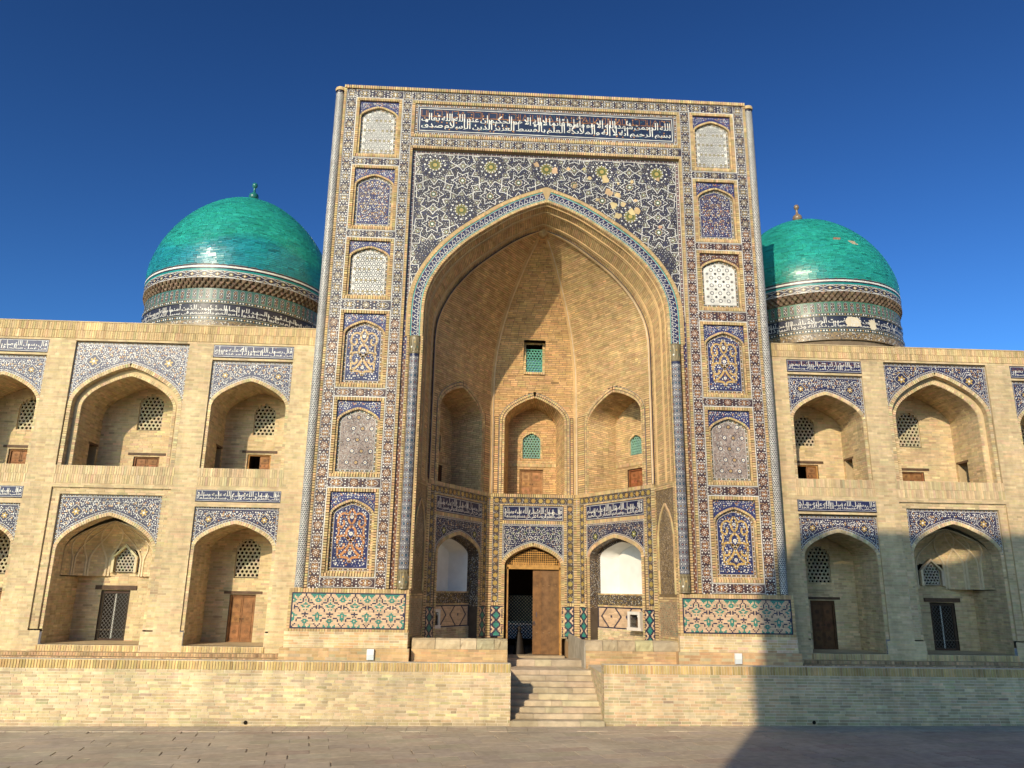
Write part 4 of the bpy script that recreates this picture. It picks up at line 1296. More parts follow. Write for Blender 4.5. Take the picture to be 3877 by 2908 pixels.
# --- arched panels on the pylons
def panel_field(mb, f, A, kind, cx):
    z0, z1 = A.v0, A.vs + A.rise
    ins = lambda u, v, m=0.0: A.inside(u, v, m)
    scol = kind
    if not isinstance(kind, str): kind = 'scroll'
    if kind == 'white':      # white ground, dark star lattice
        p = .128
        I, J = np.meshgrid(np.arange(-8, 9), np.arange(0, 24))
        U = (cx + (I + .5*(J % 2))*p).ravel(); V_ = (z0 + .05 + J*p*.866).ravel(); ok = ins(U, V_, .025)
        C = np.stack([U[ok], V_[ok]], 1)
        stamp(mb, f, around(ngon(6)*.20, 6, .56), C, p*.62, 0, BLK*1.5, .003)
        stamp(mb, f, star(6, .42, .2), C, p*.55, .5, np.array((.03, .06, .07)), .004)
        big = ((np.round((C[:, 1]-z0-.05)/(p*.866)).astype(int)) % 3 == 0) & (RNG.random(len(C)) < .8)
        stamp(mb, f, ngon(10), C[big], p*.26, 0, np.array((.30, .24, .10)), .005)
        E_ = np.concatenate([C + np.array([p/2, 0]), C + np.array([p/4, p*.433]), C + np.array([-p/4, p*.433])])
        E_ = E_[ins(E_[:, 0], E_[:, 1], .02)]
        stamp(mb, f, ngon(4), E_, .015, .4, BLK*1.6, .0034)
    elif kind == 'ring':     # white ground with dark scalloped rings
        p = .235
        I, J = np.meshgrid(np.arange(-4, 5), np.arange(0, 16))
        U = (cx + I*p).ravel(); V_ = (z0 + .12 + J*p).ravel(); ok = ins(U, V_, .05); C = np.stack([U[ok], V_[ok]], 1)
        stamp(mb, f, star(12, .30, .25), C, p*.88, 0, BLK*1.4, .003); stamp(mb, f, ngon(12), C, p*.17, 0, WHITE, .0045)
        S_ = C + p/2; S_ = np.vstack([S_, C - p/2]); S_ = S_[ins(S_[:, 0], S_[:, 1], .04)]
        stamp(mb, f, star(8, .22, .10), S_, p, 0, BLK*1.6, .003); stamp(mb, f, ngon(8), S_, p*.07, 0, np.array((.4, .35, .25)), .0045)
        G_ = np.vstack([C + np.array([p/2, 0]), C + np.array([0, p/2])]); G_ = G_[ins(G_[:, 0], G_[:, 1], .03)]
        stamp(mb, f, around(ngon(4)*.3, 4, .8, .78), G_, .03, 0, np.array((.14, .14, .12)), .003)
    elif kind == 'blue':     # blue ground, white blossoms and thin gold stems
        floral(mb, f, cx, cx-A.w, cx+A.w, z0, z1, lambda u, v, m=0.0: ins(u, v, m+.01), NAVY, np.array((.38, .27, .13)), WHITE, (GOLD, ORNG*.9), r=.085, dsz=.017, sw=.008, h=.002, big=.045)
    elif kind == 'dense':    # tightly knotted pale lattice with blossoms
        n = int(2*A.w*(z1-z0)/.0011)
        P = np.stack([RNG.uniform(cx-A.w, cx+A.w, n), RNG.uniform(z0, z1, n)], 1); P = P[ins(P[:, 0], P[:, 1], .02)]
        m_ = len(P)
        stamp(mb, f, np.array([[(-1, -.22), (1, -.22), (1, .22), (-1, .22)]]), P, RNG.uniform(.016, .028, m_), RNG.integers(0, 6, m_)*np.pi/6,
              np.array([WHITE*.85, BLK*2.2, np.array((.33, .22, .17)), np.array((.42, .33, .26))])[RNG.integers(0, 4, m_)], .002)
        for r_ in range(5):
            for k in (-1, 0, 1):
                c = np.array([cx + k*.24 + (.12 if r_ % 2 else 0) - (.0), z0 + .18 + r_*.30])
                if not ins(c[0], c[1], .06): continue
                stamp(mb, f, ngon(12), c, .062, 0, BLK*2.5, .004); stamp(mb, f, star(8, 1, .7), c, .05, 0, WHITE if k else np.array((.45, .3, .14)), .005); stamp(mb, f, ngon(8), c, .02, 0, np.array((.4, .25, .1)), .006)
    else:                    # scrolling arabesque on blue
        col = scol
        floral(mb, f, cx, cx-A.w, cx+A.w, z0, z1, lambda u, v, m=0.0: ins(u, v, m+.01), NAVY, np.array((.30, .30, .36)), WHITE, (WHITE*.9, ORNG), r=.10, dsz=.020, sw=.006, h=.002, big=.03)
        H = z1 - z0; W = A.w
        def path(pts, w=.062):
            P = catmull(np.array(pts), 8)
            for sg in (1, -1):
                Q = np.stack([cx + sg*P[:, 0]*W, z0 + P[:, 1]*H], 1)
                ribbon(mb, f, Q, w, .0055, col)
                ribbon(mb, f, Q, w*1.18, .0050, BLK*3)
                dot_row(mb, f, Q, .095, .015, .0070, (WHITE, np.array((.5, .33, .2))))
        path([(0, .93), (.16, .86), (.20, .79), (.12, .72), (0, .69)], .05)
        path([(.12, .82), (.45, .86), (.72, .80), (.76, .68), (.55, .64), (.42, .69), (.47, .75)], .05)
        path([(0, .66), (.22, .60), (.26, .52), (.14, .45), (0, .42)], .055)
        path([(.72, .66), (.70, .55), (.76, .48), (.60, .44)], .045)
        path([(0, .42), (.3, .50), (.66, .48), (.74, .38), (.58, .30), (.38, .32), (.36, .38)], .055)
        path([(0, .40), (.18, .30), (.42, .22), (.66, .17)], .06)
        path([(.74, .38), (.70, .28), (.70, .18)], .045)
        path([(.68, .165), (.3, .165), (.12, .15), (0, .085)], .055)
        for zz, rr in ((.80, .05), (.535, .055), (.23, .05)):
            c = np.array([cx, z0 + zz*H])
            stamp(mb, f, star(8, 1, .8), c, rr, 0, WHITE, .0075); stamp(mb, f, ngon(8), c, rr*.5, 0, np.array((.5, .42, .3)), .0085)
KINDS = {-1: ['white', 'blue', 'white', np.array((.56, .37, .16)), 'dense', np.array((.50, .21, .075))],
         1: ['white', 'blue', 'ring', np.array((.52, .33, .11)), 'dense', np.array((.54, .34, .10))]}
FG = {'white': WHITE*.98, 'ring': WHITE, 'blue': NAVY*1.3, 'dense': np.array((.30, .235, .20))}
NAMES = {'white': 'white star-patterned', 'ring': 'white ring-patterned', 'blue': 'blue floral', 'dense': 'grey knotted'}
for s in (-1, 1):
    for i, (z0, z1) in enumerate(PANELS):
        k = KINDS[s][i]; cx = s*4.965; hw = .672
        root = MB()
        # header-brick frame, four sides
        fw = .085
        strip(root, FN, [(cx-hw+.012, z0+.012), (cx+hw-.012, z0+.012)], 0, fw, 0.068, .020, -.1, .028, SB, SBK)
        strip(root, FN, [(cx-hw+.012, z1-.012-fw), (cx+hw-.012, z1-.012-fw)], 0, fw, 0.068, .020, -.1, .028, SB, SBK)
        for xx in (cx-hw+.012, cx+hw-.012-fw):
            strip(root, FN, [(xx+fw, z0+.012+fw), (xx+fw, z1-.012-fw)], 0, fw, 0.068, .020, -.1, .028, SB, SBK)
        o = root.build('arched_panel', 'brick', po, kind='stuff')
        ln = MB()
        ribbon(ln, FN, np.array([(cx-hw, z0), (cx+hw, z0), (cx+hw, z1), (cx-hw, z1)]), .014, .010, WHITE, closed=True)
        ln.build('outline', 'glaze', o)
        P1 = deeper(FN, .035)
        hw2 = hw - .012 - fw; a, b = z0+.012+fw, z1-.012-fw
        w_ = hw2 - .055; H = b - a; vs_ = a + H*.70; rise = H*.185
        sp = MB()
        q = spandrel_quads(cx, hw2, b, w_, vs_, rise, .0, a)
        sg = NAVY*1.6 if not (s > 0 and i == 2) else np.array((.10, .05, .045))
        plates(sp, P1, q, 0.0, sg)
        ins = in_spandrel(cx, hw2, b, w_, vs_, rise, .06, vs_)
        floral(sp, P1, cx, cx-hw2, cx+hw2, vs_, b, lambda u, v, m=0.0: ins(u, v, m+.012), sg, WHITE*.8, WHITE, (GOLD, ORNG, np.array((.45, .2, .16))), r=.085, dsz=.016, sw=.007, h=.002, big=.04)
        for sg_ in (-1, 1):
            plates(sp, P1, [rect(*sorted((cx+sg_*w_, cx+sg_*hw2)), a, vs_)], 0.0, SB*.8)
        sp.build('panel_spandrel', 'glaze', o, kind='stuff')
        rim = MB()
        for sg_ in (1, -1):
            c = half_arch(w_, vs_, rise)*np.array([sg_, 1]) + np.array([cx, 0]); c = np.vstack([c, [[cx+sg_*w_, a]]])
            if sg_ < 0: c = c[::-1]
            strip(rim, P1, c, -.004, .052, .060, .010, -.09, .018, SB, SBK)
        strip(rim, P1, [(cx-w_, a), (cx+w_, a)], 0, .05, 0.068, .018, -.09, .010, SB, SBK)
        c = arch_curve(cx, w_-.004, vs_, rise, 0, a)
        sw_ = sweep_fn(FN, c, .035); T = polylen(c)[-1]
        plates(rim, sw_, grid_rect(0, .06, 0, T, 1, 60), 0.0, SB*.8)
        rim.build('panel_rim', 'brick', o, kind='stuff')
        P2 = deeper(FN, .092)
        A = Arch(cx, w_, a+.05, vs_, rise)
        fl = MB()
        gcol = FG[k] if isinstance(k, str) else NAVY*1.2
        eg = np.array((.16, .13, .10)) if isinstance(k, str) else np.array((.20, .11, .05))
        for r in range(40):
            za = A.v0 + (vs_+rise-A.v0)*r/40; zb = A.v0 + (vs_+rise-A.v0)*(r+1)/40
            ca, cb = A.cut(za), A.cut(zb - 1e-4)
            if cb is None: continue
            plates(fl, P2, [[(ca[0], za), (ca[1], za), (cb[1], zb), (cb[0], zb)]], 0.0, eg)
        A2 = Arch(cx, w_-.075, A.v0+.08, vs_-.0, rise-.085)
        for r in range(40):
            za = A2.v0 + (A2.vs+A2.rise-A2.v0)*r/40; zb = A2.v0 + (A2.vs+A2.rise-A2.v0)*(r+1)/40
            ca, cb = A2.cut(za), A2.cut(zb - 1e-4)
            if cb is None: continue
            plates(fl, P2, [[(ca[0], za), (ca[1], za), (cb[1], zb), (cb[0], zb)]], 0.0015, gcol)
        for d_ in (0.0, .062):
            AA = Arch(cx, w_-.008-d_, A.v0+.008+d_, vs_, rise-.01-d_*1.12)
            c = arch_curve(cx, AA.w, AA.vs, AA.rise, 0, AA.v0)
            ribbon(fl, P2, np.vstack([c, c[:1]]), .008, .003, WHITE)
        c = arch_curve(cx, w_-.038, vs_, rise-.045, 0, A.v0+.04); c = np.vstack([c, c[:1]])
        dot_row(fl, P2, c, .062, .017, .004, (WHITE, np.array((.50, .32, .12)), WHITE, np.array((.06, .12, .09))))
        panel_field(fl, P2, A2, k, cx)
        fl.build('panel_mosaic', 'glaze', o, kind='stuff')
        if isinstance(k, str): o['label'] = f'{NAMES[k]} arched mosaic panel in a brick frame'
        else: o['label'] = 'arched mosaic panel of thick golden scrolls on dark blue'

# --- corner columns
def cyl_fn(cx, cy, r):
    def f(u, v, h):
        u, v, h = np.broadcast_arrays(np.asarray(u, float), np.asarray(v, float), np.asarray(h, float))
        a = u/r
        return np.stack([cx + (r+h)*np.sin(a), cy - (r+h)*np.cos(a), v], -1)
    return f
def lathe(mb, cx, cy, prof, col, n=20):
    V = []
    for r, z in prof:
        a = np.arange(n)*2*np.pi/n
        V.append(np.stack([cx + r*np.cos(a), cy + r*np.sin(a), np.full(n, z)], 1))
    V = np.concatenate(V); m = len(prof)
    F = [(i*n+j, i*n+(j+1) % n, (i+1)*n+(j+1) % n, (i+1)*n+j) for i in range(m-1) for j in range(n)]
    mb.add(V, F, col)
for s in (-1, 1):
    cx, cy, r = s*6.15, .115, .128
    f = cyl_fn(cx, cy, r); mb = MB()
    plates(mb, f, grid_rect(-.42, .42, BZ0, 17.33, 16, 2), 0.0, BLK*1.3)
    p = .112
    I, J = np.meshgrid(np.arange(-4, 5), np.arange(0, int((17.3-BZ0)/(p*.866))))
    C = np.stack([((I + .5*(J % 2))*p).ravel(), (BZ0 + .05 + J*p*.866).ravel()], 1); C = C[np.abs(C[:, 0]) < .40]
    stamp(mb, f, around(ngon(6)*.23, 6, .60, np.pi/6), C, p*.60, 0, WHITE, .0015)
    stamp(mb, f, around(DROP*.16, 6, .26), C, p*.60, 0, WHITE*.9, .0015)
    E_ = np.concatenate([C + np.array([p/2, p*.2887]), C + np.array([0, p*.5774])])
    stamp(mb, f, ngon(3, 1, np.pi/2), E_, .012, RNG.integers(0, 2, len(E_))*np.pi, WHITE, .0018)
    tq = C[RNG.random(len(C)) < .10]
    stamp(mb, f, ngon(6), tq, .012, 0, TURQ*.6, .003)
    o = mb.build('corner_column', 'glaze', po, kind='stuff')
    cp = MB(); lathe(cp, cx, cy, [(r+.02, 17.33), (r+.03, 17.40), (r+.012, 17.44), (0, 17.45)], SB)
    cp.build('column_cap', 'brick', o)

# --- engaged columns at the mouth of the iwan
for s in (-1, 1):
    cx, cy, r = s*3.575, .03, .138
    f = cyl_fn(cx, cy, r); mb = MB()
    plates(mb, f, grid_rect(-.36, .36, 3.56, 9.22, 14, 2), 0.0, np.array((.025, .03, .07)))
    pu, pv = .098, .098
    nb = int((9.2-3.6)/pv)
    I, J = np.meshgrid(np.arange(-4, 5), np.arange(nb))
    C = np.stack([((I + .5*(J % 2))*pu).ravel(), (3.61 + J*pv).ravel()], 1); Jr = J.ravel(); ok = np.abs(C[:, 0]) < .34; C = C[ok]; Jr = Jr[ok]
    stamp(mb, f, ring(6, .42, .52, np.pi/6), C, pu*1.1, 0, np.array((.40, .38, .36)), .0015)
    wh = (Jr % 2 == 0)
    stamp(mb, f, star(6, 1, .75), C[wh], .025, 0, WHITE, .003)
    stamp(mb, f, ngon(6), C[wh], .009, 0, NAVY, .0045)
    stamp(mb, f, ngon(6), C[~wh], .019, 0, np.array([(.5, .34, .14), (.34, .17, .12), (.08, .17, .2)])[RNG.integers(0, 3, (~wh).sum())], .003)
    o = mb.build('engaged_column', 'glaze', po, kind='stuff')
    for nm, z0, z1 in (('capital', 9.22, 9.72), ('base', 3.09, 3.55)):
        b = MB(); H = z1-z0
        prof = [(r+.003, z0), (r+.014, z0+.02), (r+.014, z0+.05), (r-.005, z0+H*.2), (r+.002, z0+H*.45), (r+.018, z0+H*.8), (r+.010, z0+H*.93), (r+.018, z1), (0, z1)]
        if nm == 'base': prof = [(0, z0)] + [(a, z0+z1-z) for a, z in prof[:-1]][::-1]
        lathe(b, cx, cy, prof, np.array((.20, .16, .09)))
        g = cyl_fn(cx, cy, r+.024)
        for k in range(9):
            a = (k-4)*.085
            stamp(b, g, ngon(7), (a, z0+H*(.35 if k % 2 else .62)), .026, 0, (WHITE, GOLD, np.array((.08, .16, .12)))[k % 3], 0.0)
            ribbon(b, g, np.array([(a, z0+H*.1), (a+.04, z0+H*.5), (a, z0+H*.9)]), .012, -.002, np.array((.45, .36, .2)))
        b.build('column_' + nm, 'glaze', o)

# --- great arch: bands round the opening
AW, AVS, AR = 3.385, 10.45, 3.47
ab = MB()
tq = MB()
for s in (1, -1):
    c = half_arch(AW, AVS, AR)*np.array([s, 1]); c = np.vstack([c, [[s*AW, 9.74]]])
    if s < 0: c = c[::-1]
    strip(ab, FN, c, 0.0, .075, 0.068, .020, -.06, .020, SB, SBK)
    strip(ab, FN, c, .345, .41, 0.068, .020, -.06, .024, SB, SBK)
    T = polylen(c)[-1]; ss = np.linspace(0, T, 120); p, n = along(c, ss)
    for d0, d1, col, h in ((.075, .345, NAVY*.9, -.004), (.077, .100, TURQ, .004), (.316, .343, TURQ*1.1, .004)):
        A_, B_ = p + n*d0, p + n*d1
        plates(tq, FN, np.stack([A_[:-1], A_[1:], B_[1:], B_[:-1]], 1), h, col)
    # running white key-leaf line with orange buds
    k = int(T/.155); st_ = T/k
    sx = np.arange(k)*st_
    shp = np.array([(0, .13), (.02, .19), (.05, .235), (.075, .285), (.095, .235), (.13, .235), (.11, .195), (.135, .15), (.10, .165), (.07, .125), (.055, .165), (.02, .15), (0, .13)])
    for x in sx:
        s_ = x + shp[:, 0]*st_/.155; pp, nn = along(c, np.clip(s_, 0, T)); ribbon(tq, FN, pp + nn*shp[:, 1][:, None], .011, .0015, WHITE)
        pp, nn = along(c, np.array([x + .115*st_/.155, x + .03])); stamp(tq, FN, ngon(5), pp[:1] + nn[:1]*.29, .016, 0, ORNG, .0015)
        stamp(tq, FN, ngon(5), pp[1:] + nn[1:]*.125, .016, 0, np.array((.4, .28, .2)), .0015)
    for dd_ in (.104, .312): ribbon(tq, FN, p + n*dd_, .008, .0018, WHITE)
ab.build('arch_brick_rims', 'brick', po, kind='stuff')
tq.build('arch_mosaic_band', 'glaze', po, kind='stuff')
# narrow mosaic strips beside the columns
nb_ = MB()
for s in (-1, 1):
    x = s*3.8625
    for z in np.arange(BZ0, 10.3, .5):
        plates(nb_, deeper(FN, .05), [rect(x-.063, x+.063, z, min(z+.5, 10.4))], 0.0, np.array((.16, .075, .05)) if z < 9 else PURP)
    zz = np.arange(BZ0+.05, 10.3, .075)
    stamp(nb_, deeper(FN, .05), ngon(7), np.stack([x + .022*np.where(np.arange(len(zz)) % 2, 1, -1), zz], 1), .019, 0, np.array([WHITE, (.5, .27, .1), (.5, .4, .28)])[np.arange(len(zz)) % 3], .002)
    for d in (-.055, .055): ribbon(nb_, deeper(FN, .05), np.array([(x+d, BZ0), (x+d, 10.35)]), .008, .002, WHITE*.8)
nb_.build('narrow_mosaic_strip', 'glaze', po, kind='stuff')

# --- great spandrel of interlaced stars
SPH, SPT = 3.925, 15.49
spm = MB(); SP = deeper(FN, .10)
qs_ = spandrel_quads(0, SPH, SPT, AW, AVS, AR, .40, 10.2)
plates(spm, SP, qs_, 0.0, np.array((.045, .043, .055)))
insS = in_spandrel(0, SPH, SPT, AW, AVS, AR, .41, 10.2)
pocket(spm, FN, -SPH-.002, SPH+.002, 10.2, SPT, 0, .10, SB*.7, skip=('k', 'b'))
for a, b in (((SPH, 10.3), (SPH, SPT)), ((SPH, SPT), (-SPH, SPT)), ((-SPH, SPT), (-SPH, 10.3))):
    border(spm, SP, np.array([a, b]), .004, .095, np.array((.10, .07, .08)), .001, dots=(WHITE, np.array((.35, .2, .18))), lw=.014)
H_ = half_arch(AW, AVS, AR, .41); H_ = H_[H_[:, 0] < SPH]
for s in (1, -1):
    c = H_*np.array([s, 1])
    border(spm, SP, c if s > 0 else c[::-1], .005, .075, np.array((.10, .07, .08)), .001, dots=(WHITE, np.array((.35, .2, .18))))
inn = lambda u, v, m=0.0: insS(u, v, m + .10)
# star lattice from dodecagons, hexagons and squares
e = .345
D12 = e*(1 + 2 + math.sqrt(3))
cent = []
for i in range(-6, 7):
    for j in range(-6, 7):
        x = (i + .5*j)*D12; y = j*D12*math.sqrt(3)/2
        cent.append((x + D12*.5, y + 13.62))
cent = np.array(cent)
polys = []
for c in cent:
    if abs(c[0]) > 6 or not (8 < c[1] < 18): continue
    polys.append((c, 12, e/(2*math.sin(math.pi/12)), math.pi/12))
    for k in range(3):
        a = k*math.pi/3; polys.append((c + D12/2*np.array([math.cos(a), math.sin(a)]), 4, e/math.sqrt(2), math.pi/4 + a))
    for a in (math.pi/6, math.pi/2):
        polys.append((c + D12/math.sqrt(3)*np.array([math.cos(a), math.sin(a)]), 6, e, a + math.pi/6*0))
segs = []
flow = {12: [], 6: [], 4: []}
for c, n, R, ph in polys:
    a = ph + np.arange(n)*2*np.pi/n
    Vt = c + R*np.stack([np.cos(a), np.sin(a)], 1)
    mids = (Vt + np.roll(Vt, -1, 0))/2
    # strap lines leave each edge middle at a fixed angle and meet inside the tile
    ang = {12: math.radians(57), 6: math.radians(57), 4: math.radians(57)}[n]
    Lr = []
    for k in range(n):
        ed = np.roll(Vt, -1, 0)[k] - Vt[k]; ed /= np.linalg.norm(ed)
        inw = c - mids[k]; inw /= np.linalg.norm(inw)
        d1 = ed*math.cos(ang) + inw*math.sin(ang); d2 = -ed*math.cos(ang) + inw*math.sin(ang)
        Lr.append((mids[k], d1, d2))
    for k in range(n):
        p_, d1, _ = Lr[k]; q_, _, d2 = Lr[(k+1) % n]
        Mx = np.array([d1, -d2]).T
        if abs(np.linalg.det(Mx)) < 1e-6: continue
        t = np.linalg.solve(Mx, q_ - p_)
        x = p_ + d1*t[0]
        segs.append((p_, x)); segs.append((x, q_))
    flow[n].append(c)
for a, b in segs:
    m = (a+b)/2
    if abs(m[0]) > SPH+.3 or m[1] > SPT+.3 or m[1] < 10: continue
    ribbon(spm, SP, fine(np.array([a, b]), .045), 0.0175, .0055, WHITE, keep=lambda u, v: inn(u, v, 0.0))
def flowers(C, r, petals, col, ctr_, ringc):
    C = np.array([c for c in C if inn(np.array([c[0]]), np.array([c[1]]), r*.5)[0]]).reshape(-1, 2)
    if not len(C): return
    stamp(spm, SP, star(petals, 1, .72), C, r*.62, 0, col, .002)
    stamp(spm, SP, ngon(10), C, r*.34, 0, ringc, .0032)
    stamp(spm, SP, ngon(7), C, r*.19, 0, ctr_, .0045)
    k = petals
    stamp(spm, SP, around(ngon(6)*.085, k, .86), C, r, 0, WHITE, .0034)
    stamp(spm, SP, around(ngon(5)*.07, k, .52, np.pi/k), C, r, 0, WHITE*.95, .0046)
flowers(flow[12], .34, 12, np.array((.22, .19, .05)), np.array((.45, .33, .1)), np.array((.10, .12, .04)))
fl12 = [c + .50*np.array([math.cos(a), math.sin(a)]) for c in flow[12] for a in np.arange(12)*math.pi/6]
flowers(flow[6], .20, 8, np.array((.24, .17, .09)), WHITE, np.array((.03, .10, .05)))
flowers(flow[4], .13, 6, np.array((.26, .20, .10)), WHITE, np.array((.03, .11, .06)))
flowers(fl12, .105, 7, np.array((.22, .16, .09)), WHITE, np.array((.03, .10, .05)))
D = poisson(-SPH, SPH, 10.4, SPT, .062, lambda u, v: inn(u, v, .01))
pk = RNG.random(len(D))
stamp(spm, SP, ngon(6), D[pk < .5], .0125, 0, WHITE*.95, .0028)
stamp(spm, SP, DROP, D[(pk > .5) & (pk < .8)], .016, RNG.uniform(0, 6, ((pk > .5) & (pk < .8)).sum()), np.array((.36, .26, .16)), .0026)
stamp(spm, SP, ngon(5), D[pk > .8], .014, 0, np.array((.02, .03, .16)), .0026)
# bare plaster where tiles have fallen
for c in ((1.45, 14.15), (1.75, 14.35), (1.95, 14.0), (2.35, 13.95), (2.55, 14.15), (2.2, 14.65), (1.25, 14.75), (1.0, 15.05), (.55, 15.15), (1.7, 14.85), (2.5, 14.75), (2.75, 13.8), (.2, 14.95), (1.6, 13.75), (2.15, 13.55), (3.4, 13.35), (3.3, 14.9), (-.25, 15.2), (.85, 14.55), (2.0, 14.25), (2.42, 13.78)):
    a = np.arange(9)*2*np.pi/9; rr = RNG.uniform(.045, .13)*RNG.uniform(.6, 1.25, 9)
    P = np.array(c) + RNG.normal(0, .05, 2) + np.stack([rr*np.cos(a), rr*np.sin(a)], 1)
    if inn(P[:, 0], P[:, 1], .0).all():
        v = SP(P[:, 0], P[:, 1], np.full(9, .0068)); spm.add(v, [tuple(range(9))], shade((.55, .39, .20), 1, .1)[0])
spm.build('great_spandrel_mosaic', 'glaze', po, kind='stuff')

# --- dado of stepped brick mosaic
CELL = {}
def dado_cells():
    """one repeat of the blue and green stepped pattern, 18 x 28 cells"""
    g = np.zeros((28, 18), int)
    def put(x, y, c, sym=True):
        for xx in ({x % 18, (-x) % 18} if sym else {x % 18}):
            if 0 <= y < 28: g[y, xx] = c
    B, G = 1, 2
    for y in (0, 1): put(0, y, B)
    put(1, 2, B)
    for y in (3, 4, 5): put(2, y, B)
    put(0, 4, G); put(4, 4, G)
    for x in (3, 4, 5): put(x, 7, B)
    put(6, 8, B)
    for x in (6, 7): put(x, 10, B)
    for y in (9, 10, 11): put(8, y, B)
    put(5, 11, B)
    for y in (12, 13, 14): put(4, y, B)
    for x in (0, 1, 2): put(x, 16, B)
    for y in (15, 17): put(0, y, B)
    put(1, 18, B)
    for x in (3, 4, 5): put(x, 19, B)
    for y in (20, 21, 22): put(6, y, B)
    put(7, 24, B); put(8, 25, B)
    put(9, 26, B); put(9, 27, B)
    put(0, 7, G); put(1, 8, G); put(0, 8, G); put(2, 9, G); put(3, 9, G); put(1, 10, G); put(2, 10, G)
    put(1, 12, G); put(0, 13, G); put(1, 13, G)
    put(9, 0, G); put(9, 1, G); put(9, 2, G); put(8, 3, G); put(9, 3, G); put(7, 4, G); put(8, 4, G); put(8, 5, G); put(9, 5, G); put(9, 6, G)
    for x in (4, 5, 6, 7, 8): put(x, 0, G)
    put(5, 1, G); put(7, 1, G); put(6, 1, G); put(6, 2, G)
    put(8, 13, G); put(7, 13, G)
    put(9, 15, G); put(9, 16, G); put(8, 16, G); put(7, 17, G); put(6, 17, G); put(8, 17, G); put(8, 18, G); put(8, 19, G); put(9, 19, G); put(9, 20, G); put(9, 21, G); put(8, 21, G); put(9, 22, G)
    put(0, 20, G); put(1, 21, G); put(0, 21, G); put(2, 22, G); put(1, 22, G); put(1, 23, G); put(0, 23, G); put(0, 24, G); put(0, 25, G); put(0, 26, G)
    for x in (0, 1, 2, 3, 4, 5): put(x, 27, G)
    put(1, 26, G); put(3, 26, G); put(4, 26, G); put(4, 25, G); put(6, 27, G)
    return g
def dado(parent, fn, u0, u1, v0, v1, kind='star', cell=.0335, name='dado_mosaic', h=0.0):
    mb = MB()
    W, H = u1-u0, v1-v0
    PE = np.array((.62, .43, .27)); bl = np.array((.022, .02, .05)); gr = np.array((.035, .22, .17))
    bw = cell*.9
    boxes(mb, fn, [rect(u0, u1, v0, v0+bw), rect(u0, u1, v1-bw, v1), rect(u0, u0+bw, v0+bw, v1-bw), rect(u1-bw, u1, v0+bw, v1-bw)], -.03, h+.004, bl)
    a0, a1, b0, b1 = u0+bw, u1-bw, v0+bw, v1-bw
    ny = max(8, int(round((b1-b0)/cell))); nx = max(4, int(round((a1-a0)/cell)))
    cx, cy = (a1-a0)/nx, (b1-b0)/ny
    g = np.zeros((ny, nx), int)
    if kind == 'star':
        P = dado_cells()
        off = 9
        for j in range(ny):
            for i in range(nx): g[j, i] = P[min(27, int(j*28/ny)), (i + off) % 18]
    else:
        X, Y = np.meshgrid(np.arange(nx) - (nx-1)/2, np.arange(ny) - (ny-1)/2)
        per = nx if kind == 'lozenge' else max(10, nx//2)
        k = (np.abs(((X + per/2) % per) - per/2) + np.abs(((Y) if kind == 'lozenge' else Y)*(1.0)))
        m = int(per/2)
        km = np.abs(((X + per/2) % per) - per/2) + np.abs(((Y + per) % (2*m)) - m)
        km = np.round(km).astype(int)
        g[np.abs(km - m) <= 0] = 1
        g[np.abs(km - m//2) <= 0] = 2
        g[km == 0] = 2; g[km == 2*m] = 1; g[(km > 2*m-2)] = 1
        g[(km == m+3)] = np.where(kind == 'lozenge', 2, 1)
    # background bricks: courses of two cells
    rows = []
    for j in range(ny):
        i = 0
        while i < nx:
            k = i
            while k < nx and g[j, k] == g[j, i] and (k - i < (6 if g[j, i] == 0 else 3)): k += 1
            rows.append((a0+i*cx, a0+k*cx, b1-(j+1)*cy, b1-j*cy, g[j, i])); i = k
    R = np.array(rows); m = R[:, 4].astype(int)
    pad = .0016
    Q = np.stack([R[:, [0, 2]] + pad, np.stack([R[:, 1]-pad, R[:, 2]+pad], 1), R[:, [1, 3]] - pad, np.stack([R[:, 0]+pad, R[:, 3]-pad], 1)], 1)
    base = np.array([PE, bl*1.2, gr])[m]
    cols = np.clip(base*(1 + RNG.normal(0, .09, (len(R), 1))), .01, .9)
    plates(mb, fn, [rect(a0, a1, b0, b1)], h-.004, PE*.62)
    boxes(mb, fn, Q, h-.004, h+.002, cols, .0004)
    return mb.build(name, 'glaze' if kind == 'glz' else 'dado', parent, kind='stuff')
M['dado'] = attr_mat('dado_tile', 0.5, 0.4, 8.0, 0.15, 0.0012, 30.0, rough_var=.1)
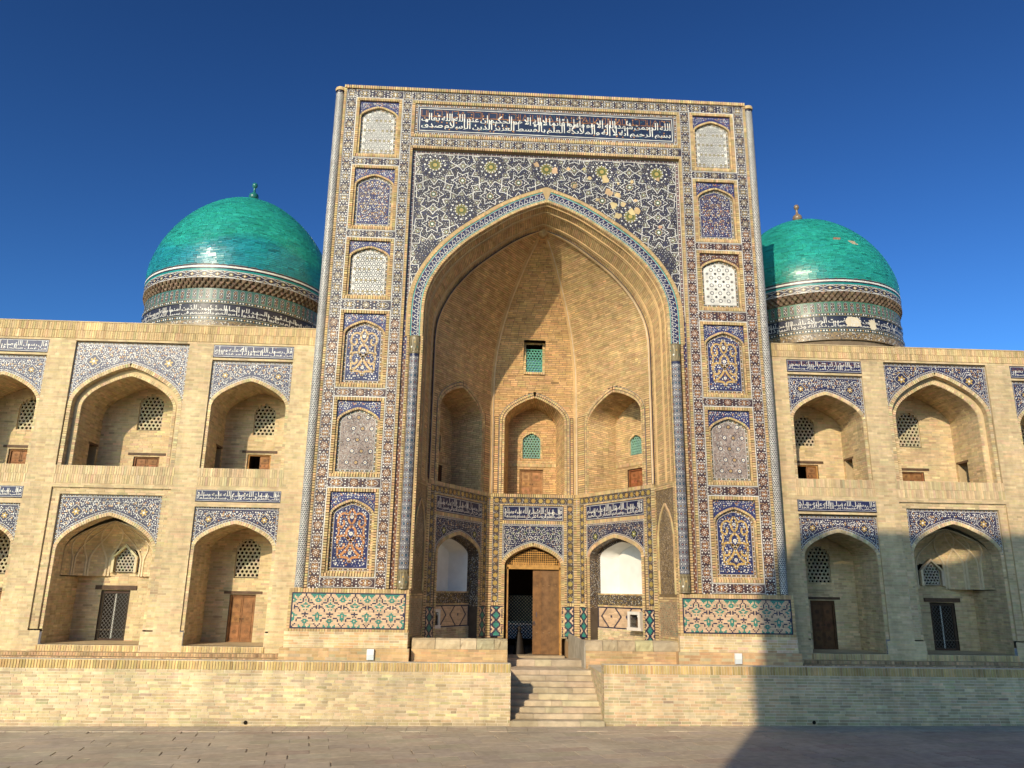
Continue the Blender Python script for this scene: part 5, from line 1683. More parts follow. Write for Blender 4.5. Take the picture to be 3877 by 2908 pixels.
for s in (-1, 1):
    x0, x1 = sorted((s*6.36, s*3.40))
    b = MB(); fb = wall_fn(0, -.03)
    iv = lambda r, h: region_iv(r, h)
    strip(b, fb, [(x0, 2.97), (x1, 2.97)], 0, .10, 0.068, .020, -.03, .014, SB, SBK)
    strip(b, fb, [(x0, 2.045), (x1, 2.045)], 0, .065, 0.068, .020, -.03, .014, SB, SBK)
    strip(b, fb, [(x0+.075, 2.11), (x0+.075, 2.97)], 0, .075, 0.068, .020, -.03, .014, SB, SBK)
    strip(b, fb, [(x1, 2.11), (x1, 2.97)], 0, .075, 0.068, .020, -.03, .014, SB, SBK)
    pk2 = []
    bricks(b, wall_fn(0, -.06), 1.675, 2.045, region_iv(Rect(x0-.03, x1+.01, 0, 9), []), B_PLIN*1.05, M_PLIN*1.05, h=.005, pick=pk2)
    bricks(b, wall_fn(0, -.16), 1.33, 1.675, region_iv(Rect(x0-.10, x1+.06, 0, 9), []), B_BASE, M_BASE, h=.006, bl=.27, ch=.064, pick=pk2)
    lay_picked(b, pk2, po, 148)
    solid(b, x0-.03, x1+.01, -.0595, .6, 1.3, 2.044, B_PLIN)
    solid(b, x0-.10, x1+.06, -.1595, .6, 1.3, 1.674, B_BASE*.9)
    solid(b, x0, x1, -.0295, .2, 2.0, 3.068, SB*.8)
    b.build('pylon_base', 'brick', po, kind='stuff')
    dado(po, fb, x0+.078, x1-.078, 2.113, 2.968, h=.004)

# backing behind the arch bands, so the two halves close at the point
bk = MB()
c0, c1 = arch_curve(0, AW, AVS, AR, .004, 9.74), arch_curve(0, AW, AVS, AR, .47, 9.74)
s1 = np.linspace(0, 1, 160); a_, _ = along(c0, s1*polylen(c0)[-1]); b_, _ = along(c1, s1*polylen(c1)[-1])
plates(bk, FN, np.stack([a_[:-1], a_[1:], b_[1:], b_[:-1]], 1), -.015, SB*.8)
bk.build('arch_backing', 'brick', po)

# ------------------------------------------------------------------ inside of the iwan
S1, B1 = np.array([3.13, 1.04]), np.array([1.355, 4.0])
LD = float(np.linalg.norm(B1 - S1)); TD = (B1 - S1)/LD
F_BACK = wall_fn(-1.355, 4.0); F_LEFT = wall_fn(-3.13, 1.04, -TD[0], TD[1]); F_RIGHT = wall_fn(1.355, 4.0, -TD[0], -TD[1])
LS = float(np.hypot(.27, 1.04)); F_SL = wall_fn(-3.40, 0, .27/LS, 1.04/LS); F_SR = wall_fn(3.13, 1.04, .27/LS, -1.04/LS)
CZ = 5.99; VZ = 9.9; VAP = 13.56
OCH = np.array((.36, .25, .075))

def tube(mb, P, r, col, n=6):
    P = np.asarray(P, float); m = len(P)
    T = np.gradient(P, axis=0); T /= np.linalg.norm(T, axis=1)[:, None]
    up = np.array([0.13, -1, 0.21]); A = np.cross(T, up); A /= np.linalg.norm(A, axis=1)[:, None]; Bv = np.cross(T, A)
    a = np.arange(n)*2*np.pi/n
    V = P[:, None] + r*(A[:, None]*np.cos(a)[None, :, None] + Bv[:, None]*np.sin(a)[None, :, None])
    F = [(i*n+j, i*n+(j+1) % n, (i+1)*n+(j+1) % n, (i+1)*n+j) for i in range(m-1) for j in range(n)]
    mb.add(V.reshape(-1, 3), F, col)

# soffit of the front arch, running back to the vault
sof = MB()
C0 = arch_curve(0, AW, AVS, AR, 0, CZ-.05); C1 = arch_curve(0, 3.13, VZ, VAP-VZ, 0, CZ-.05)
sfn, ST = ruled_fn(FN, C0, C1, 0.0, 1.04)
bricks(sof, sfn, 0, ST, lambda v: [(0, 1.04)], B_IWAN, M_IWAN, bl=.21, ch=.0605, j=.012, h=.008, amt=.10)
sv = np.linspace(0, ST, 150)
for d, wd in ((.10, .018), (.34, .022), (.40, .014), (.80, .02), (.86, .014)):
    tube(sof, sfn(np.full(150, d), sv, np.full(150, .010)), wd, B_IWAN*1.05)
sof.build('arch_soffit', 'brick', po, kind='stuff')

# ribbed half-dome: three gores of brick between four ribs
APX = np.array([0.0, 1.04])
def t_front(z): return arch_t(np.clip((z - VZ)/(VAP - VZ), 0, 1))
def t_back(z): return arch_t(np.clip((z - 9.3)/(VAP - 9.3), 0, 1))
vault = MB()
ribs = {'a': (np.array([-3.13, 1.04]), t_front), 'b': (np.array([-1.355, 4.0]), t_back), 'c': (np.array([1.355, 4.0]), t_back), 'd': (np.array([3.13, 1.04]), t_front)}
def rib_xy(k, z):
    b, t = ribs[k]; tt = t(np.asarray(z, float))
    return APX + np.asarray(tt)[..., None]*(b - APX)
for k0, k1 in (('a', 'b'), ('b', 'c'), ('c', 'd')):
    zt = np.linspace(9.28 if True else VZ, VAP-.004, 260)
    A_, B_ = rib_xy(k0, zt), rib_xy(k1, zt); mid = (A_+B_)/2
    P3 = np.concatenate([mid, zt[:, None]], 1)
    Ls = np.concatenate([[0], np.cumsum(np.linalg.norm(np.diff(P3, axis=0), axis=1))])
    dirv = (ribs[k1][0] - ribs[k0][0]); dirv /= np.linalg.norm(dirv)
    n2 = np.array([dirv[1], -dirv[0]])
    T = np.gradient(P3, Ls, axis=0)
    nz = -(T[:, 0]*n2[0] + T[:, 1]*n2[1]); nh = T[:, 2]
    def gfn(u, v, h, Ls=Ls, A_=A_, B_=B_, zt=zt, nz=nz, nh=nh, n2=n2):
        u, v, h = np.broadcast_arrays(np.asarray(u, float), np.asarray(v, float), np.asarray(h, float))
        I = lambda y: np.interp(v, Ls, y)
        a = np.stack([I(A_[:, 0]), I(A_[:, 1])], -1); b = np.stack([I(B_[:, 0]), I(B_[:, 1])], -1)
        L = np.linalg.norm(b-a, axis=-1); k = (u/np.maximum(L, 1e-4) + .5)[..., None]
        p = a + (b-a)*k
        return np.concatenate([p + (n2*(I(nh)*h)[..., None]), (I(zt) + I(nz)*h)[..., None]], -1)
    def giv(v, Ls=Ls, A_=A_, B_=B_):
        a = np.array([np.interp(v, Ls, A_[:, 0]), np.interp(v, Ls, A_[:, 1])]); b = np.array([np.interp(v, Ls, B_[:, 0]), np.interp(v, Ls, B_[:, 1])])
        L = np.linalg.norm(b-a); iv_ = [(-L/2, L/2)]
        z = np.interp(v, Ls, zt)
        if k0 == 'b' and 9.86 < z < 10.93: iv_ = subtract(iv_, [(-.365, .335)])
        return iv_
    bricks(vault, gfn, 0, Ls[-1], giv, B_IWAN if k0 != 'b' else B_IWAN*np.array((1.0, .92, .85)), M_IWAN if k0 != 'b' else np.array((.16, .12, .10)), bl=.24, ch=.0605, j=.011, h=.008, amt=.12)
vault.build('vault_brickwork', 'brick', po, kind='stuff')
for k in 'abcd':
    rb = MB()
    z = np.concatenate([np.linspace(CZ, 9.3, 6)[:-1], np.linspace(9.3, VAP-.03, 50)])
    xy = rib_xy(k, z)
    inward = (APX + np.array([0, .3]) - ribs[k][0]); inward /= np.linalg.norm(inward)
    side = np.array([-inward[1], inward[0]])
    fadew = np.minimum(1, np.linalg.norm(xy - APX, axis=1)/.5)[:, None]
    for off, out, r, col in ((0, .055, .024, B_IWAN*1.1), (.05, .035, .022, B_IWAN*1.1), (-.05, .035, .022, B_IWAN*1.1), (.085, .02, .012, BLK*3), (-.085, .02, .012, BLK*3), (.026, .062, .006, WHITE)):
        Q = xy + inward*out*fadew + side*off*fadew
        tube(rb, np.concatenate([Q, z[:, None]], 1), r, col)
    rb.build('vault_rib', 'brick', po)
ks = MB(); lathe(ks, 0, 1.16, [(.02, 13.36), (.10, 13.40), (.16, 13.47), (.20, 13.60)], B_IWAN*.8, 10); ks.build('keystone_boss', 'brick', po)

# small window high in the back wall (it follows the lean of the gore)
hw = MB(); hf = wall_fn(0, 3.93)
for a, b, w_ in (((-.365, 9.86), (.335, 9.86), .075), ((-.365, 10.86), (.335, 10.86), .075)): strip(hw, hf, [a, b], 0, w_, .07, .012, -.3, .02, SB, SBK)
for x in (-.285, .335): strip(hw, hf, [(x, 9.935), (x, 10.86)], 0, .08, .07, .012, -.3, .02, SB, SBK)
hwo = hw.build('high_window', 'brick', po, kind='stuff')
g = hex_grille(deeper(hf, .04), Arch(-.015, .265, 9.94, 10.70, .002), .098, .036, .03, np.array((.10, .30, .23)), frame=.03, fcol=np.array((.10, .34, .24)))
g.build('grille', 'plain', hwo)
gl = MB(); plates(gl, hf, [rect(-.27, .25, 9.95, 10.36)], -.085, np.array((.20, .36, .52))); gl.build('pane', 'glaze', hwo)
pk_ = MB(); pocket(pk_, hf, -.285, .255, 9.93, 10.86, -.0, .95, DARK); pk_.build('window_room', 'brick', hwo)  # shade behind the grille is painted as dark walls

def upper_face(fn, L, uc, w, vs, apex, wn, drr, back_red=False):
    """upper half of one iwan wall: arched alcove with window and door"""
    mb = MB(); rim = .155; rise = apex - vs
    wall_hi = 9.3 if L < 3 else VZ
    A = Arch(uc, w + rim, CZ, vs, rise + rim*1.25)
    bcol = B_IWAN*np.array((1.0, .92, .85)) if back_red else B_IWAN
    lat = []
    bricks(mb, fn, CZ, wall_hi if L < 3 else 9.30, region_iv(Rect(0, L, 0, 20), [A] + [Rect(.10, uc-w-rim-.03, CZ, 8.45), Rect(uc+w+rim+.03, L-.10, CZ, 8.45)]), bcol, M_IWAN, bl=.24, ch=.0605, j=.011, h=.008, amt=.12)
    for a, b in ((.10, uc-w-rim-.03), (uc+w+rim+.03, L-.10)):
        if b - a > .06:
            strip(mb, fn, [(b, CZ), (b, 8.45)], 0, b-a, 0.068, .020, -.01, .012, bcol*1.05, M_IWAN)
            ribbon(mb, fn, np.array([(a, CZ), (a, 8.45), (b, 8.45), (b, CZ)]), .014, .016, BLK*2)
    for s in (1, -1):
        c = half_arch(w, vs, rise)*np.array([s, 1]) + np.array([uc, 0]); c = np.vstack([c, [[uc+s*w, CZ]]])
        if s < 0: c = c[::-1]
        strip(mb, fn, c, .0, .065, .064, .012, -.02, .020, SB, SBK)
        strip(mb, fn, c, .085, .150, .064, .012, -.02, .028, SB, SBK)
        p, n = along(c, np.linspace(0, polylen(c)[-1], 60))
        ribbon(mb, fn, p + n*.075, .014, .012, BLK*2.5); ribbon(mb, fn, p + n*.160, .012, .012, BLK*2.5); ribbon(mb, fn, p + n*.168, .005, .0135, WHITE*.8)
    dep = .95
    cur = arch_curve(uc, w, vs, rise, 0, CZ+.01); cur2 = arch_curve(uc, w*.82, vs, rise*.85, 0, CZ+.01)
    g2, T = ruled_fn(fn, cur, cur2, 0, dep)
    bricks(mb, g2, 0, T, lambda v: [(0, dep)], B_IWAN, M_IWAN, bl=.2, ch=.0605, j=.011, h=.007)
    K = deeper(fn, dep)
    bricks(mb, K, CZ+.01, vs+rise, region_iv(Arch(uc, w*.83, CZ, vs, rise*.86), [wn, Rect(*drr)]), bcol, M_IWAN, bl=.22, ch=.0605, j=.011, h=.007)
    zc = drr[3] + .10
    for seg in ((uc-w*.82, min(wn.uc-wn.w-.02, uc+w)), (0, 0)):
        pass
    strip(mb, K, [(uc-w*.82, zc), (uc+w*.82, zc)], 0, .10, .066, .012, 0, .03, SB, SBK)
    strip(mb, K, [(uc-w*.82, zc+.13), (uc+w*.82, zc+.13)], 0, .05, .066, .012, 0, .02, SB, SBK)
    plates(mb, lambda u, v, h: fn(u, np.full(np.shape(u), CZ+.011), -np.asarray(v)), [rect(uc-w, uc+w, 0, dep)], 0.0, B_IWAN*.8)
    c = arch_curve(wn.uc, wn.w, wn.vs, wn.rise, 0, wn.v0); strip(mb, K, c, 0, .05, .06, .01, 0, .016, SB, SBK)
    mb.build('upper_brickwork', 'brick', po, kind='stuff')
    window(po, K, wn, np.array((.20, .36, .28)), pitch=.092, hole=.034)
    return K

def gold_band(mb, fn, p0, p1, w):
    """ochre mosaic band of hexagonal blossoms among white specks"""
    p0, p1 = np.array(p0, float), np.array(p1, float); L = np.linalg.norm(p1-p0); d = (p1-p0)/L; n = np.array([-d[1], d[0]])
    plates(mb, fn, [[p0-n*w/2, p1-n*w/2, p1+n*w/2, p0+n*w/2]], .001, np.array((.085, .062, .05)))
    for s in (-1, 1): ribbon(mb, fn, np.array([p0+n*s*(w/2-.006), p1+n*s*(w/2-.006)]), .008, .003, WHITE*.7)
    k = max(1, int(round(L/(w*1.1)))); C = p0 + d*((np.arange(k)+.5)*L/k)[:, None]
    stamp(mb, fn, star(6, 1, .82), C, w*.36, math.atan2(d[1], d[0]), shade(OCH, k, .15), .003)
    stamp(mb, fn, around(ngon(5)*.12, 6, .6), C, w*.30, .3, OCH*1.5, .0045)
    stamp(mb, fn, ngon(6), C, w*.09, 0, np.array((.5, .3, .1)), .0050)
    m = int(L*w/.0010); P = p0 + d*RNG.uniform(0, L, m)[:, None] + n*RNG.uniform(-w*.44, w*.44, m)[:, None]
    dm = np.min(np.linalg.norm(P[:, None]-C[None], axis=2), axis=1); P = P[dm > w*.36]
    stamp(mb, fn, ngon(5), P, .0095, RNG.uniform(0, 6, len(P)), np.array([WHITE*.9, (.35, .24, .1), (.03, .035, .08)])[RNG.integers(0, 3, len(P))], .003)

def speckle(mb, fn, quads, pts, ground, cols, sz=.012, h=.002):
    plates(mb, fn, quads, h-.001, ground)
    stamp(mb, fn, ngon(5), pts, RNG.uniform(.6, 1.2, len(pts))*sz, RNG.uniform(0, 6, len(pts)), np.array(cols)[RNG.integers(0, len(cols), len(pts))], h+.001)

def lower_face(fn, L, uc, w, vs, apex, lines, m=.0, kind='white', acc=None):
    br = MB(); ti = MB()
    e0, e1 = .10+m, .32+m; c0_, c1_ = .40+m, L-.40-m
    strip(br, fn, [(0, CZ-.10), (L, CZ-.10)], 0, .10, 0.068, .018, -.02, .035, SB, SBK)
    gold_band(ti, fn, (e0, 5.785), (L-e0, 5.785), .21)
    for a in (e0, L-e1): gold_band(ti, fn, (a+.11, 2.74), (a+.11, 5.66), .21)
    for x0, x1 in ((0.005, e0), (e1, c0_), (c1_, L-e1), (L-e0, L-.005)):
        strip(br, fn, [(x1, 1.72), (x1, 5.68 if x0 > .05 and x1 < L-.05 else CZ-.1)], 0, x1-x0, 0.068, .018, -.02, .016, SB, SBK)
    strip(br, fn, [(c0_, 5.64), (c1_, 5.64)], 0, .035, 0.068, .018, -.02, .016, SB, SBK)
    strip(br, fn, [(c0_, 5.075), (c1_, 5.075)], 0, .095, 0.068, .018, -.02, .016, SB, SBK)
    for a in (e0, L-e1-.0): strip(br, fn, [(a, 2.645), (a+.22, 2.645)], 0, .09, 0.068, .018, -.02, .018, SB, SBK)
    plates(br, fn, [rect(0, L, 5.0, CZ)], -.012, SB*.6)
    inscription(po, fn, c0_+.012, c1_-.012, 5.18, 5.63, lines, h=.0, ground=NAVY*.8)
    rim = .10; rise = apex - vs
    half = (c1_-c0_)/2; ucc = (c0_+c1_)/2
    spandrel_tile(po, fn, ucc, half-.008, 5.07, w, vs, rise, rim+.004, vs-.3, np.array((.028, .030, .07)), acc, r=.095, medal=(kind == 'white'), bw=.045, dsz=.015, h=-.002, cart=np.array((.28, .27, .04)), scroll=WHITE if kind == 'door' else np.array((.42, .33, .2)), bground=np.array((.10, .04, .03)) if kind == 'white' else None)
    for s in (1, -1):
        c = half_arch(w, vs, rise)*np.array([s, 1]) + np.array([ucc, 0]); c = np.vstack([c, [[ucc+s*w, 1.72]]])
        if s < 0: c = c[::-1]
        strip(br, fn, c, 0, rim, .064, .012, -.03, .022, SB, SBK)
    g = half - w - rim
    if g > .01:
        for s in (-1, 1): plates(ti, fn, [rect(*sorted((ucc+s*(w+rim), ucc+s*half)), 2.64, vs)], .001, np.array((.12, .09, .06)))
    dw = .40 if kind == 'white' else .39
    for a in (e0-.02, L-e0-dw+.02):
        dado(po, fn, a, a+dw-.02, 1.76, 2.635, 'lozenge', .034, h=.018)
    ti.build('gold_mosaic_band', 'glaze', po, kind='stuff')
    # niche body
    if kind == 'white':
        cur = arch_curve(ucc, w, vs, rise, 0, 1.72)
        T = polylen(cur)[-1]; dp = .30
        rv = MB(); sw_ = sweep_fn(fn, cur, 0)
        P = np.stack([RNG.uniform(0, dp, 2200), RNG.uniform(.9, T-.9, 2200)], 1)
        speckle(rv, sw_, grid_rect(0, dp, 0, T, 1, 70), P, np.array((.10, .075, .055)), (WHITE*.85, np.array((.36, .24, .09)), np.array((.30, .2, .12)), NAVY), .013)
        A = Arch(ucc, w, 2.68, vs, rise); A2 = Arch(ucc, w-.13, 3.03, vs+.0, rise-.10)
        K = deeper(fn, dp)
        # ring round the white niche
        ca, cb = arch_curve(ucc, w, vs, rise, 0, 2.70), arch_curve(ucc, A2.w, A2.vs, A2.rise, 0, 3.03)
        s1 = np.linspace(0, 1, 70); pa, _ = along(ca, s1*polylen(ca)[-1]); pb, _ = along(cb, s1*polylen(cb)[-1])
        kk = RNG.uniform(0, 1, 1500); tt = RNG.integers(0, 69, 1500)
        pts = pa[tt]*(1-kk[:, None]) + pb[tt]*kk[:, None]
        speckle(rv, K, np.stack([pa[:-1], pa[1:], pb[1:], pb[:-1]], 1), pts, np.array((.09, .07, .055)), (WHITE*.85, np.array((.36, .24, .09)), NAVY), .012)
        n_ = int(2*w*.33/.0012)
        P = np.stack([RNG.uniform(ucc-w, ucc+w, n_), RNG.uniform(2.72, 3.0, n_)], 1)
        speckle(rv, K, [rect(ucc-w, ucc+w, 2.70, 3.03)], P, np.array((.085, .068, .05)), (WHITE*.85, np.array((.40, .28, .08)), np.array((.36, .24, .09)), NAVY), .014)
        rv.build('niche_mosaic', 'glaze', po, kind='stuff')
        strip(br, K, [(ucc-w, 3.0), (ucc+w, 3.0)], 0, .04, 0.068, .018, -.02, .014, SB, SBK)
        strip(br, K, [(ucc-w, 2.665), (ucc+w, 2.665)], 0, .045, 0.068, .018, -.02, .014, SB, SBK)
        dado(po, K, ucc-w+.01, ucc+w-.01, 2.07, 2.66, 'diamond', .034, h=.0)
        bricks(br, K, 1.70, 2.065, region_iv(Rect(ucc-w, ucc+w, 0, 9), []), B_PLIN, M_PLIN, h=.02)
        wh = MB(); WP = np.array((.70, .68, .63))
        cw0 = arch_curve(ucc, A2.w, A2.vs, A2.rise, 0, 3.04); cw1 = arch_curve(ucc, A2.w*.68, A2.vs, A2.rise*.82, 0, 3.04)
        rf, RT = ruled_fn(K, cw0, cw1, 0, .46)
        plates(wh, rf, grid_rect(0, .46, 0, RT, 2, 60), 0.0, WP)
        n = 41; aa, _ = along(cw1, np.linspace(0, RT*polylen(cw1)[-1]/polylen(cw0)[-1], n)); V = deeper(K, .46)(aa[:, 0], aa[:, 1], np.zeros(n))
        ctr_ = V.mean(0); wh.add(np.vstack([V, ctr_]), [(i, i+1, n) for i in range(n-1)] + [(n-1, 0, n)], WP)
        plates(wh, lambda u, v, h: K(u, np.full(np.shape(u), 3.04), -np.asarray(v)), [[(ucc-A2.w, 0), (ucc+A2.w, 0), (ucc+A2.w*.68, .46), (ucc-A2.w*.68, .46)]], 0.0, WP)
        wh.build('white_plaster_niche', 'plain', po)
    br.build('lower_brickwork', 'brick', po, kind='stuff')

ACC = (np.array((.46, .27, .09)), np.array((.40, .20, .08)))
K1 = upper_face(F_BACK, 2.71, 1.355+.02, .96, 8.28, 9.09, Arch(1.355, .295, 7.25, 7.86, .26), (.975, 1.745, CZ+.01, 6.90), True)
K2 = upper_face(F_LEFT, LD, 1.65, 1.19, 8.12, 8.96, Arch(1.72, .27, 7.13, 7.56, .20), (1.36, 2.12, CZ+.01, 6.72))
K3 = upper_face(F_RIGHT, LD, LD-1.65, 1.19, 8.12, 8.96, Arch(LD-1.72, .27, 7.13, 7.56, .20), (LD-2.12, LD-1.36, CZ+.01, 6.72))
door(po, K1, .975, 1.745, CZ+.01, 6.90, col=np.array((.34, .17, .065)))
door(po, K2, 1.36, 2.12, CZ+.01, 6.72, col=WOOD*.9, ajar=False)
door(po, K3, LD-2.12, LD-1.36, CZ+.01, 6.72, col=np.array((.27, .10, .035)))
lower_face(F_BACK, 2.71, 1.355, .865, 3.80, 4.41, [T_['knowledge'], T_['hadith']], 0, 'door', (np.array((.40, .24, .10)), np.array((.14, .20, .06))))
lower_face(F_LEFT, LD, LD/2, 1.12, 4.06, 4.61, ['من خرج في طلب العلم فهو في سبيل الله', T_['hadith']], .05, 'white', ACC)
lower_face(F_RIGHT, LD, LD/2, 1.12, 4.06, 4.61, ['قائم الليل وصائم النهار في الخير', T_['hadith']], .05, 'white', ACC)

# splayed side walls with a tall blind arch of mosaic
for fn, nm in ((F_SL, 'l'), (F_SR, 'r')):
    b = MB(); t_ = MB(); L = LS
    A = Arch(L/2, .40, 3.05, 4.45, .92)
    sidec = (np.array((.52, .42, .30)), np.array((.30, .20, .10)), np.array((.10, .085, .10)), np.array((.36, .25, .12)))
    n_ = 5200
    P = np.stack([RNG.uniform(.06, L-.06, n_), RNG.uniform(3.0, 5.75, n_)], 1)
    dk = A.inside(P[:, 0], P[:, 1], -.05) & ~A.inside(P[:, 0], P[:, 1], .01)
    speckle(t_, fn, [rect(.05, L-.05, 2.98, 5.78)], P[~dk], np.array((.20, .14, .075)), sidec, .013)
    P2_ = np.stack([RNG.uniform(.03, L-.03, 2600), RNG.uniform(2.02, 2.84, 2600)], 1)
    gx, gy = np.meshgrid(np.arange(.06, L-.04, .05), np.arange(2.05, 2.84, .045)); G_ = np.stack([gx.ravel() + .025*(np.arange(gx.size) // gx.shape[1] % 2), gy.ravel()], 1)
    speckle(t_, fn, [rect(.03, L-.03, 2.0, 2.86)], G_, np.array((.44, .31, .18)), (np.array((.10, .075, .06)), np.array((.12, .28, .2)), np.array((.5, .4, .28)), np.array((.25, .12, .07))), .016)
    t_.build('side_mosaic', 'glaze', po, kind='stuff')
    for s in (1, -1):
        c = half_arch(A.w, A.vs, A.rise)*np.array([s, 1]) + np.array([A.uc, 0]); c = np.vstack([c, [[A.uc+s*A.w, 3.05]]])
        if s < 0: c = c[::-1]
        strip(b, fn, c, 0, .05, .3, .0, -.01, .03, SB*1.05)
    for a, w_ in ((.0, .05), (L-.05, .05)): strip(b, fn, [(a+w_, 1.7), (a+w_, 5.9)], 0, w_, 0.068, .018, -.02, .02, SB, SBK)
    for z0, z1 in ((2.86, 2.98), (5.78, 6.0), (1.7, 2.0)): bricks(b, fn, z0, z1, region_iv(Rect(0, L, 0, 9), []), SB*.9, SBK*2, bl=.2, ch=.06, h=.015)
    plates(b, fn, [rect(0, L, 1.3, CZ+.1)], -.02, SB*.6)
    b.build('side_brickwork', 'brick', po, kind='stuff')
    jamb = MB()
jb = MB()
for s in (-1, 1):   # jamb face behind the engaged columns
    for z in np.arange(3.08, 10.3, .5):
        solid(jb, min(s*3.40, s*3.44), max(s*3.40, s*3.44), -.02, .2, z, z+.499, SB*.8)
    strip(jb, wall_fn(s*3.40 - (0 if s < 0 else .0), -.021), [(0 if s < 0 else .04, 3.09), (0 if s < 0 else .04, 9.74)], 0, -.04 if s < 0 else .04, 0.068, .020, -.02, .012, SB, SBK)
jb.build('jamb', 'brick', po, kind='stuff')

# main doorway: frame, pierced fanlight, one closed leaf
DF = wall_fn(.02, 4.16)
fr = MB()
boxes(fr, DF, [rect(-.80, -.755, 1.2, 3.78), rect(.80, .885, 1.2, 3.78), rect(-.83, .885, 3.72, 3.85)], -.14, .03, shade(YWOOD, 3, .05))
cA = arch_curve(.02, .83, 3.80, .58, 0)
for s in (1, -1):
    c = half_arch(.80, 3.82, .56)*np.array([s, 1]) + np.array([.02, 0])
    strip(fr, DF, c if s > 0 else c[::-1], 0, .07, .15, 0, -.1, .02, YWOOD*.95)
dro = fr.build('main_door', 'wood', po, label='tall weathered wooden double door, right leaf closed and left side open')
fan = MB(); FA = Arch(.02, .78, 3.85, 3.86, .46)
fanf = deeper(DF, .03); ins_ = lambda u, v: FA.inside(u, v, .01)
for x in np.arange(-.8, .8, .066): ribbon(fan, fanf, fine([(x, 3.86), (x, 4.33)], .02), .014, .008, YWOOD*1.2, keep=ins_, thick=.025)
for z in np.arange(3.90, 4.32, .066): ribbon(fan, fanf, fine([(-.8, z), (.84, z)], .02), .014, .009, YWOOD*1.2, keep=ins_, thick=.025)
gx, gz = np.meshgrid(np.arange(-.8, .8, .066), np.arange(3.90, 4.32, .066)); G_ = np.stack([gx.ravel(), gz.ravel()], 1); G_ = G_[ins_(G_[:, 0], G_[:, 1])]
stamp(fan, fanf, ngon(8), G_, .019, 0, YWOOD*1.3, .011)
boxes(fan, fanf, [rect(x, x+.05, 3.852, 3.93) for x in np.arange(-.62, .6, .075)], -.02, .014, YWOOD*1.1)
fan.build('fanlight_grille', 'wood', dro, kind='stuff')
fd = MB(); plates(fd, deeper(DF, .16), spandrel_quads(.02, .001, 3.8, .9, 3.8, .6, 0, 3.8), 0, DARK) if False else None
leaf = MB(); LF = deeper(DF, .05)
for i, (a, b) in enumerate(((0.0, .27), (.27, .53), (.53, .80))):
    boxes(leaf, LF, [rect(a+.001, b-.001, 1.25, 3.70)], -.06, 0.0 + .002*(i % 2), shade((.19, .093, .036), 1, .07)[0])
lo = leaf.build('door_leaf', 'wood', dro)
stud = MB()
for z in (1.86, 3.24):
    for x in (.13, .33, .50, .69):
        a = np.arange(8)*np.pi/4
        V = [LF(np.array([x+.026*np.cos(t)]), np.array([z+.026*np.sin(t)]), np.array([.003]))[0] for t in a] + [LF(np.array([x]), np.array([z]), np.array([.022]))[0]]
        stud.add(V, [(i, (i+1) % 8, 8) for i in range(8)], (.23, .13, .06))
stud.build('stud', 'metal', lo, kind='stuff')
rg = MB(); stamp(rg, LF, ring(12, .7, 1), (.045, 2.12), .045, 0, BLK, .012); boxes(rg, LF, [rect(.03, .06, 2.12, 2.20)], 0, .014, BLK*2); boxes(rg, LF, [rect(.105, .122, 2.32, 2.46)], 0, .012, BLK*4)
rg.build('ring_handle', 'metal', lo)
ta = MB(); curd = arch_curve(.02+1.355, .865, 3.80, .61, 0, 1.18)
swd = sweep_fn(F_BACK, arch_curve(1.355, .865, 3.80, .61, 0, 1.18), 0)
bricks(ta, swd, 0, polylen(curd)[-1], lambda v: [(0, .20)], SB, M_PLIN, bl=.2, ch=.06, h=.005)
solid(ta, -.9, .95, 3.86, 4.35, 1.10, 1.235, np.array((.44, .35, .23)))
ta.build('doorway_reveal', 'brick', po, kind='stuff')

# vestibule behind the door
ve = MB(); VC = np.array((.16, .12, .08))
ve.add([(-1.6, 4.35, 1.2), (1.6, 4.35, 1.2), (1.6, 9.2, 1.2), (-1.6, 9.2, 1.2)], [(0, 1, 2, 3)], VC)
ve.add([(-1.6, 4.35, 4.9), (1.6, 4.35, 4.9), (1.6, 9.2, 4.9), (-1.6, 9.2, 4.9)], [(0, 1, 2, 3)], VC)
for x in (-1.6, 1.6): ve.add([(x, 4.35, 1.2), (x, 9.2, 1.2), (x, 9.2, 4.9), (x, 4.35, 4.9)], [(0, 1, 2, 3)], VC)
for x0, x1, z0, z1 in ((-1.6, -.55, 1.2, 4.9), (1.0, 1.6, 1.2, 4.9), (-.55, 1.0, 2.93, 4.9), (-.55, 1.0, 1.2, 1.40)): solid(ve, x0, x1, 9.1, 9.2, z0, z1, VC)
for x0, x1, z0, z1 in ((-1.6, -.80, 1.2, 4.9), (.9, 1.6, 1.2, 4.9), (-.80, .9, 4.42, 4.9)): solid(ve, x0, x1, 4.33, 4.38, z0, z1, VC)
ve.build('vestibule', 'brick', po)

